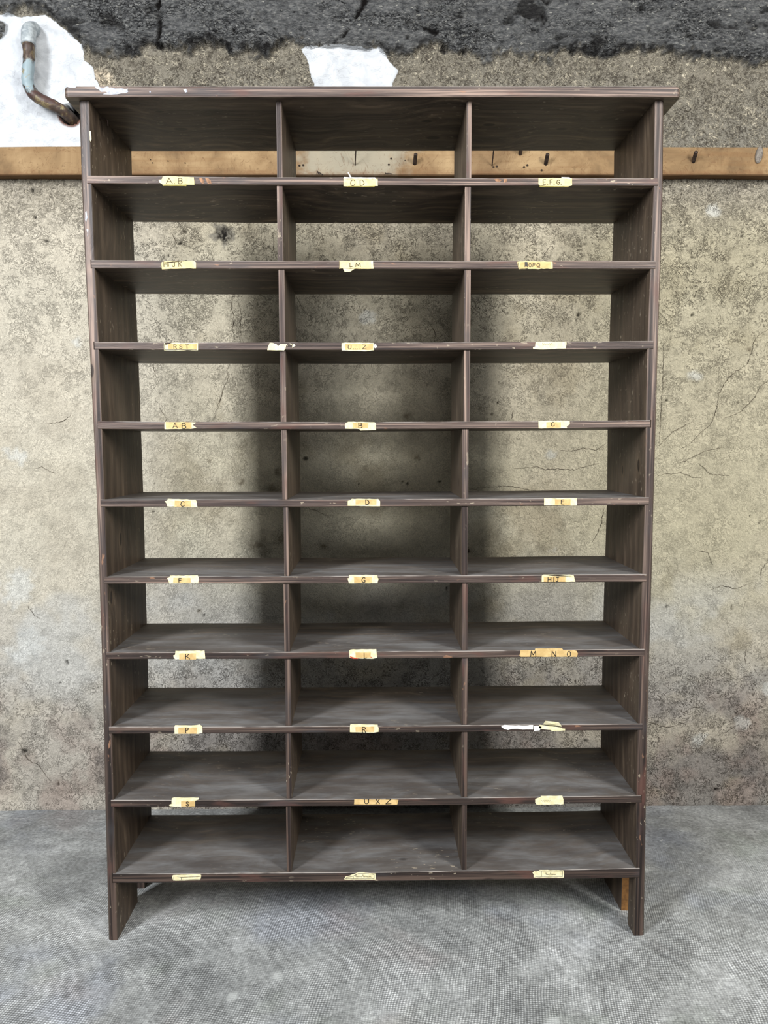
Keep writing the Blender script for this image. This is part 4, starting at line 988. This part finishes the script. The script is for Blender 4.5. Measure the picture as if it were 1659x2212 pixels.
# ------------------------------------------------------------------ paper labels with their writing
G = {  # one-stroke letters on a unit box, origin lower left
 'A': [[(0, 0), (.5, 1), (1, 0)], [(.2, .38), (.8, .38)]],
 'B': [[(.05, 0), (.05, 1), (.6, 1), (.85, .85), (.82, .65), (.55, .53), (.05, .52)], [(.55, .53), (.95, .4), (.97, .16), (.65, 0), (.05, 0)]],
 'C': [[(.95, .8), (.75, .97), (.45, .98), (.15, .75), (.03, .42), (.15, .12), (.45, 0), (.75, .04), (.97, .25)]],
 'D': [[(.08, 0), (.08, 1), (.5, .95), (.85, .72), (.97, .42), (.8, .14), (.5, .02), (.08, 0)]],
 'E': [[(.95, 1), (.05, 1), (.05, 0), (1, 0)], [(.05, .52), (.8, .52)]],
 'F': [[(.95, 1), (.08, 1), (.08, 0)], [(.08, .55), (.8, .55)]],
 'G': [[(.93, .82), (.7, .98), (.4, .97), (.12, .75), (.03, .4), (.18, .1), (.5, 0), (.85, .1), (.93, .42), (.55, .42)]],
 'H': [[(.05, 0), (.05, 1)], [(.95, 0), (.95, 1)], [(.05, .52), (.95, .52)]],
 'I': [[(.5, 0), (.5, 1)]],
 'J': [[(.1, 1), (.95, 1)], [(.65, 1), (.65, .2), (.45, 0), (.15, .05), (0, .25)]],
 'K': [[(.08, 0), (.08, 1)], [(.92, 1), (.1, .45)], [(.32, .6), (1, 0)]],
 'L': [[(.1, 1), (.1, 0), (.95, .03)]],
 'M': [[(0, 0), (.1, 1), (.5, .3), (.9, 1), (1, 0)]],
 'N': [[(.05, 0), (.05, 1), (.95, 0), (.95, 1)]],
 'O': [[(.5, 1), (.15, .8), (.03, .45), (.2, .1), (.5, 0), (.82, .1), (.97, .45), (.85, .82), (.5, 1)]],
 'P': [[(.1, 0), (.1, 1), (.65, .98), (.93, .78), (.65, .53), (.1, .5)]],
 'Q': [[(.5, 1), (.15, .8), (.03, .45), (.2, .1), (.5, 0), (.82, .1), (.97, .45), (.85, .82), (.5, 1)], [(.6, .3), (1, -.08)]],
 'R': [[(.08, 0), (.08, 1), (.65, .98), (.9, .78), (.65, .55), (.1, .5)], [(.45, .52), (.97, 0)]],
 'S': [[(.9, .85), (.6, 1), (.25, .95), (.1, .74), (.4, .54), (.75, .42), (.92, .2), (.6, 0), (.2, .03), (.03, .2)]],
 'T': [[(0, 1), (1, 1)], [(.5, 1), (.5, 0)]],
 'U': [[(.05, 1), (.05, .25), (.3, .02), (.65, .02), (.93, .25), (.95, 1)]],
 'X': [[(0, 0), (1, 1)], [(0, 1), (1, 0)]],
 'Z': [[(.05, 1), (.95, 1), (.05, .02), (1, 0)]],
 '.': [[(0, 0), (.6, .06)]],
}
def ribbon(bm, pts, w, y, mi):
    for (ax, az), (bx, bz_) in zip(pts[:-1], pts[1:]):
        tx, tz = bx-ax, bz_-az; L = math.hypot(tx, tz)
        if L < 1e-6: continue
        tx, tz = tx/L*w, tz/L*w
        vs = [bm.verts.new(p) for p in ((ax-tx*.5-tz, y, az-tz*.5+tx), (ax-tx*.5+tz, y, az-tz*.5-tx), (bx+tx*.5+tz, y, bz_+tz*.5-tx), (bx+tx*.5-tz, y, bz_+tz*.5+tx))]
        f = bm.faces.new(vs); f.material_index = mi
        y -= 0.000004
M_SCUFF = m_flat('bare_wood_scuff', (112, 84, 64), (168, 126, 96), 90, 0.7)
for P_ in ([(-0.3805, 1.7440), (-0.3735, 1.7444), (-0.3686, 1.7384), (-0.3705, 1.7316), (-0.3750, 1.7335)], [(-0.3665, 1.7440), (-0.3604, 1.7440), (-0.3545, 1.7384), (-0.3527, 1.7316), (-0.3607, 1.7316)],
           [(0.262, 1.7420), (0.272, 1.7430), (0.279, 1.7395), (0.274, 1.7365), (0.266, 1.7375)], [(0.283, 1.7425), (0.291, 1.7420), (0.289, 1.7350), (0.284, 1.7345)]):
    bm = bmesh.new(); blobface(bm, P_, -0.0013, 0.0002); bmesh.ops.recalc_face_normals(bm, faces=bm.faces)
    obj('scuff', bm, M_SCUFF, boards[0])['label'] = 'pale bare wood scuff'
MATS = [M_CREAM, M_TAN, M_INK, M_WHITE, M_OLIVE, M_PENCIL, M_RED, M_SLATE, M_DARKCUT, M_YEL]
Y0 = -0.0013
for li, L in enumerate(D_['LAB']):
    bm = bmesh.new(); row = L['row']; r_ = random.Random(li)
    basemi = 9 if row <= 2 else 0
    if L['name'] in ('M N O', 'U X Z'): basemi = 1
    if L['name'] == 'torn strip': basemi = 3
    def jag(P, amt=0.0005):
        out = []
        for (ax, az), (bx, bz_) in zip(P, P[1:]+P[:1]):
            n = max(1, int(math.hypot(bx-ax, bz_-az)/0.006))
            for i in range(n):
                out.append((ax+(bx-ax)*i/n+r_.gauss(0, amt*.4), az+(bz_-az)*i/n+r_.gauss(0, amt*.5)))
        return out
    for kind, P in L['extra']:
        if kind == 'olive': blobface(bm, jag(P, .0002), Y0+0.001, 0.0008, 4)
    blobface(bm, jag(L['base']), Y0, 0.0007, basemi)
    if L['tan']: blobface(bm, jag(L['tan'], .0004), Y0-0.0006, 0.0004, 1)
    yt = Y0-0.00125
    bold = row >= 5
    for ch, x0, z0_, x1, z1_ in L['letters']:
        mi_ = 2 if row >= 4 else 5
        w = 0.00085 if bold else (0.00072 if row == 4 else 0.00066)
        for st_ in G[ch]:
            pts = [(x0+(x1-x0)*a+r_.gauss(0, .00018), z0_+(z1_-z0_)*b_+r_.gauss(0, .00018)) for a, b_ in st_]
            if ch == '.': pts = [(x0, z0_), (x0+0.0012, z0_+0.0004)]
            ribbon(bm, pts, w, yt, mi_)
            yt -= 0.00002
    for kind, P in L['extra']:
        if kind in ('cream', 'white', 'creamp'): blobface(bm, jag(P, .0004), Y0-0.0002, 0.0009, 0 if kind != 'white' else 3)
        elif kind == 'stick': 
            a, b_, c_, d_ = P
            tube(bm, [((c_[0]+d_[0])/2, Y0-0.001, c_[1]), ((a[0]+b_[0])/2, Y0-0.006, a[1])], [0.0017, 0.0011], 8, 3)
        elif kind == 'red': blobface(bm, P, Y0-0.0006, 0.0003, 6)
        elif kind == 'darkline': blobface(bm, jag(P, .0002), Y0-0.0008, 0.0003, 8)
        elif kind == 'smudge': blobface(bm, jag(P, .0003), Y0-0.0011, 0.0001, 7)
        elif kind == 'frame': ribbon(bm, P, 0.00042, Y0-0.0011, 7)
        elif kind == 'flap':
            vs0 = [(x, Y0-0.0008-0.010*max(0, (z-min(q[1] for q in P))/0.02), z) for x, z in P]
            cx = sum(v[0] for v in vs0)/len(vs0); cz = sum(v[2] for v in vs0)/len(vs0); cy = sum(v[1] for v in vs0)/len(vs0)-0.003
            a = [bm.verts.new(v) for v in vs0]; c0 = bm.verts.new((cx, cy, cz))
            for i in range(len(a)): bm.faces.new((a[i], a[(i+1) % len(a)], c0)).material_index = 0
        elif kind == 'script':
            (xa, za), (xb, zb_) = P; n = 46; pts = []
            for i in range(n+1):
                t = i/n; h = (zb_-za)*(0.95 if t < 0.12 or 0.45 < t < 0.53 else 0.42)
                pts.append((xa+(xb-xa)*t+0.0006*math.cos(i*1.9), za+h*(0.5+0.5*math.sin(i*1.75))))
            ribbon(bm, pts, 0.00022, Y0-0.0011, 5)
    if L['name'] == 'blank' :
        pts = [(L['base'][0][0]+0.014+0.001*i, L['base'][0][1]-0.005+0.0022*math.sin(i*1.3)) for i in range(24)]
        ribbon(bm, pts, 0.00016, Y0-0.0011, 5)
    nm = 'paper_label' if L['name'] not in ('torn tape', 'torn strip') else 'paper_remnant'
    o = obj(nm, bm, MATS, boards[row-1])
    if L['name'] in ('torn tape', 'torn strip'): o['label'] = 'torn pale paper remnant'
    elif L['name'] == 'blank': o['label'] = 'blank cream paper label'
    elif L['name'].startswith('frame'): o['label'] = 'small printed paper label with thin dark frame'
    else: o['label'] = 'yellowed paper label lettered '+L['name']

# ------------------------------------------------------------------ batten on the wall with its pegs
rail = thing('wall_batten', 'pale weathered timber batten running along the wall behind the shelf', 'rail', (0, WY-0.02, 1.9648))
rz = 1.9648
bm = bmesh.new(); nseg = 80; rings = []
for i in range(nseg+1):
    x = -2.6+5.3*i/nseg
    w1 = (vnoise(np.array(x*6.), np.array(.3), 2)-.5)*0.003; w2 = (vnoise(np.array(x*7.), np.array(3.3), 5)-.5)*0.003; w3 = (vnoise(np.array(x*9.), np.array(7.3), 5)-.5)*0.002
    e = 0.003
    rings.append([(x, 0.028, w1), (x, -0.02+w3+e, w1), (x, -0.02+w3, w1+e), (x, -0.02+w3, 0.081+w2-e), (x, -0.02+w3+e, 0.081+w2), (x, 0.028, 0.081+w2)])
loft(bm, rings); bmesh.ops.recalc_face_normals(bm, faces=bm.faces)
obj('timber', bm, M_RAW, rail)
fy = -0.02
for ax, az, bx, bz_ in D_['PEG']:
    bm = bmesh.new(); r = 0.0060
    root = Vector((ax, fy+0.004, az-rz)); tip = Vector((bx, fy-0.026, bz_-rz)); dr_ = (tip-root).normalized()
    tube(bm, [root-dr_*0.008, root.lerp(tip, .5), tip, tip+dr_*0.0015], [r, r*.97, r*.92, r*.6], 10)
    obj('peg', bm, M_IRON, rail, smooth=False)
for ax, az, bx, bz_ in D_['NAIL']:
    bm = bmesh.new(); root = Vector((ax, fy+0.002, az-rz)); tip = Vector((bx, fy-0.05, bz_-rz)); dr_ = (tip-root).normalized()
    tube(bm, [root-dr_*0.006, root.lerp(tip, .5), tip, tip+dr_*0.0003], [0.0018, 0.0018, 0.0018, 0.0016], 8)
    tube(bm, [tip, tip+dr_*0.0018], 0.0038, 8)
    obj('nail', bm, M_IRON, rail)
for pts in ([(-0.1709, 1.978), (-0.165, 1.970), (-0.158, 1.9655), (-0.1519, 1.9605)], [(-0.1690, 1.975), (-0.1655, 1.968), (-0.1629, 1.9615)], [(0.031, 1.972), (0.036, 1.9665), (0.044, 1.966), (0.0516, 1.9635)]):
    bm = bmesh.new(); n = len(pts)
    tube(bm, [(x, fy+(0.004 if i == 0 else -0.004-0.003*i), z-rz) for i, (x, z) in enumerate(pts)], 0.0014, 7)
    obj('bent_nail', bm, M_IRON, rail)
bm = bmesh.new()
kx, kz = D_['KNOT']; kz -= rz
ring_ = [(kx+0.0105*math.cos(t)+0.003*math.sin(t), kz+0.0245*math.sin(t)) for t in np.linspace(0, 2*math.pi, 20, endpoint=False)]
loft(bm, [[(x, fy+0.004, z) for x, z in ring_], [(x, fy-0.0035, z) for x, z in ring_], [(kx+(x-kx)*.8, fy-0.0055, kz+(z-kz)*.85) for x, z in ring_]])
bmesh.ops.recalc_face_normals(bm, faces=bm.faces)
obj('plug', bm, M_GREYPEG, rail)['label'] = 'grey oval plug at the right end'
for i, (x, z) in enumerate(D_['RAILHOLE']):
    bm = bmesh.new(); r = 0.0028 if i < 9 else 0.0016
    c = [bm.verts.new((x+r*1.2*math.cos(t), fy-0.0016, z-rz+r*math.sin(t))) for t in np.linspace(0, 2*math.pi, 9, endpoint=False)]
    bm.faces.new(c[::-1]); obj('nail_hole', bm, M_DARKCUT, rail)

# ------------------------------------------------------------------ the pipe
pipe = thing('bent_pipe', 'short bent corroded metal pipe entering the white plaster patch at top left', 'pipe', (-1.0, WY, 2.2))
pc = [(-1.009, WY+0.02, 2.404), (-1.008, WY-0.030, 2.372), (-1.0075, WY-0.040, 2.335), (-1.0065, WY-0.042, 2.295), (-1.012, WY-0.042, 2.250), (-1.0125, WY-0.042, 2.222), (-0.998, WY-0.042, 2.193), (-0.972, WY-0.042, 2.175), (-0.945, WY-0.036, 2.164), (-0.917, WY-0.020, 2.150), (-0.903, WY+0.03, 2.139)]
pts = [p-Vector((-1.0, WY, 2.2)) for p in catmull(pc, 8)]
bm = bmesh.new(); rad = [0.0165+0.0006*math.sin(i*1.1) for i in range(len(pts))]
tube(bm, pts, rad, 24)
bmesh.ops.recalc_face_normals(bm, faces=bm.faces)
po = obj('tube', bm, M_PIPE, pipe, smooth=True)
# material reads object space: keep its heights in world metres
for nd in M_PIPE.node_tree.nodes:
    if nd.type == 'MAPPING': nd.inputs['Location'].default_value[2] += 2.2
bm = bmesh.new()
cp = [p-Vector((-1.0, WY, 2.2)) for p in catmull([(-1.009, WY+0.018, 2.405), (-1.008, WY-0.028, 2.378), (-1.0078, WY-0.038, 2.350), (-1.0075, WY-0.040, 2.332)], 5)]
tube(bm, cp, [0.0205]*len(cp), 22); bmesh.ops.recalc_face_normals(bm, faces=bm.faces)
obj('collar', bm, M_COLLAR, pipe, smooth=True)['label'] = 'white painted collar'

# ------------------------------------------------------------------ camera
cd = bpy.data.cameras.new('camera'); cam = bpy.data.objects.new('camera', cd); COL.objects.link(cam)
Mc = Matrix(D_['CAM']['M'])          # columns: right, forward, up
r, f, u = Mc.col[0], Mc.col[1], Mc.col[2]
R3 = Matrix((( r[0], u[0], -f[0]), (r[1], u[1], -f[1]), (r[2], u[2], -f[2])))
cam.matrix_world = Matrix.Translation(D_['CAM']['loc']) @ R3.to_4x4()
cd.sensor_fit = 'HORIZONTAL'; cd.sensor_width = 36.0; cd.lens = D_['CAM']['f']; cd.clip_start = 0.02
SC.camera = cam

# ------------------------------------------------------------------ light
def area(name, loc, tgt, sx, sy, power, col):
    ld = bpy.data.lights.new(name, 'AREA'); ld.shape = 'RECTANGLE'; ld.size = sx; ld.size_y = sy; ld.energy = power; ld.color = col
    o = bpy.data.objects.new(name, ld); COL.objects.link(o); o.location = loc
    o.rotation_euler = (Vector(tgt)-Vector(loc)).to_track_quat('-Z', 'Y').to_euler(); return o
area('side_light_left', (-2.3, -2.6, 2.7), (-0.35, 0.5, 1.0), 0.62, 1.6, LP[0], (0.96, 0.98, 1.0))  # tall area light at left front, source unseen
area('side_light_right', (2.45, -2.6, 2.7), (0.4, 0.5, 1.0), 0.62, 1.6, LP[1], (1.0, 0.985, 0.94))  # tall area light at right front, source unseen
area('overhead_light', (0, -2.4, 3.3), (0, 0.3, 0.7), 3.0, 1.2, LP[2], (0.97, 0.985, 1.0))  # broad area light from overhead, source unseen
w = bpy.data.worlds.new('World'); SC.world = w; w.use_nodes = True
bg = w.node_tree.nodes['Background']; bg.inputs[0].default_value = (0.9, 0.95, 1.0, 1); bg.inputs[1].default_value = LP[3]
SC.view_settings.view_transform = 'Standard'; SC.view_settings.look = 'None'
SC.view_settings.exposure = LP[4]; SC.view_settings.gamma = 1.0
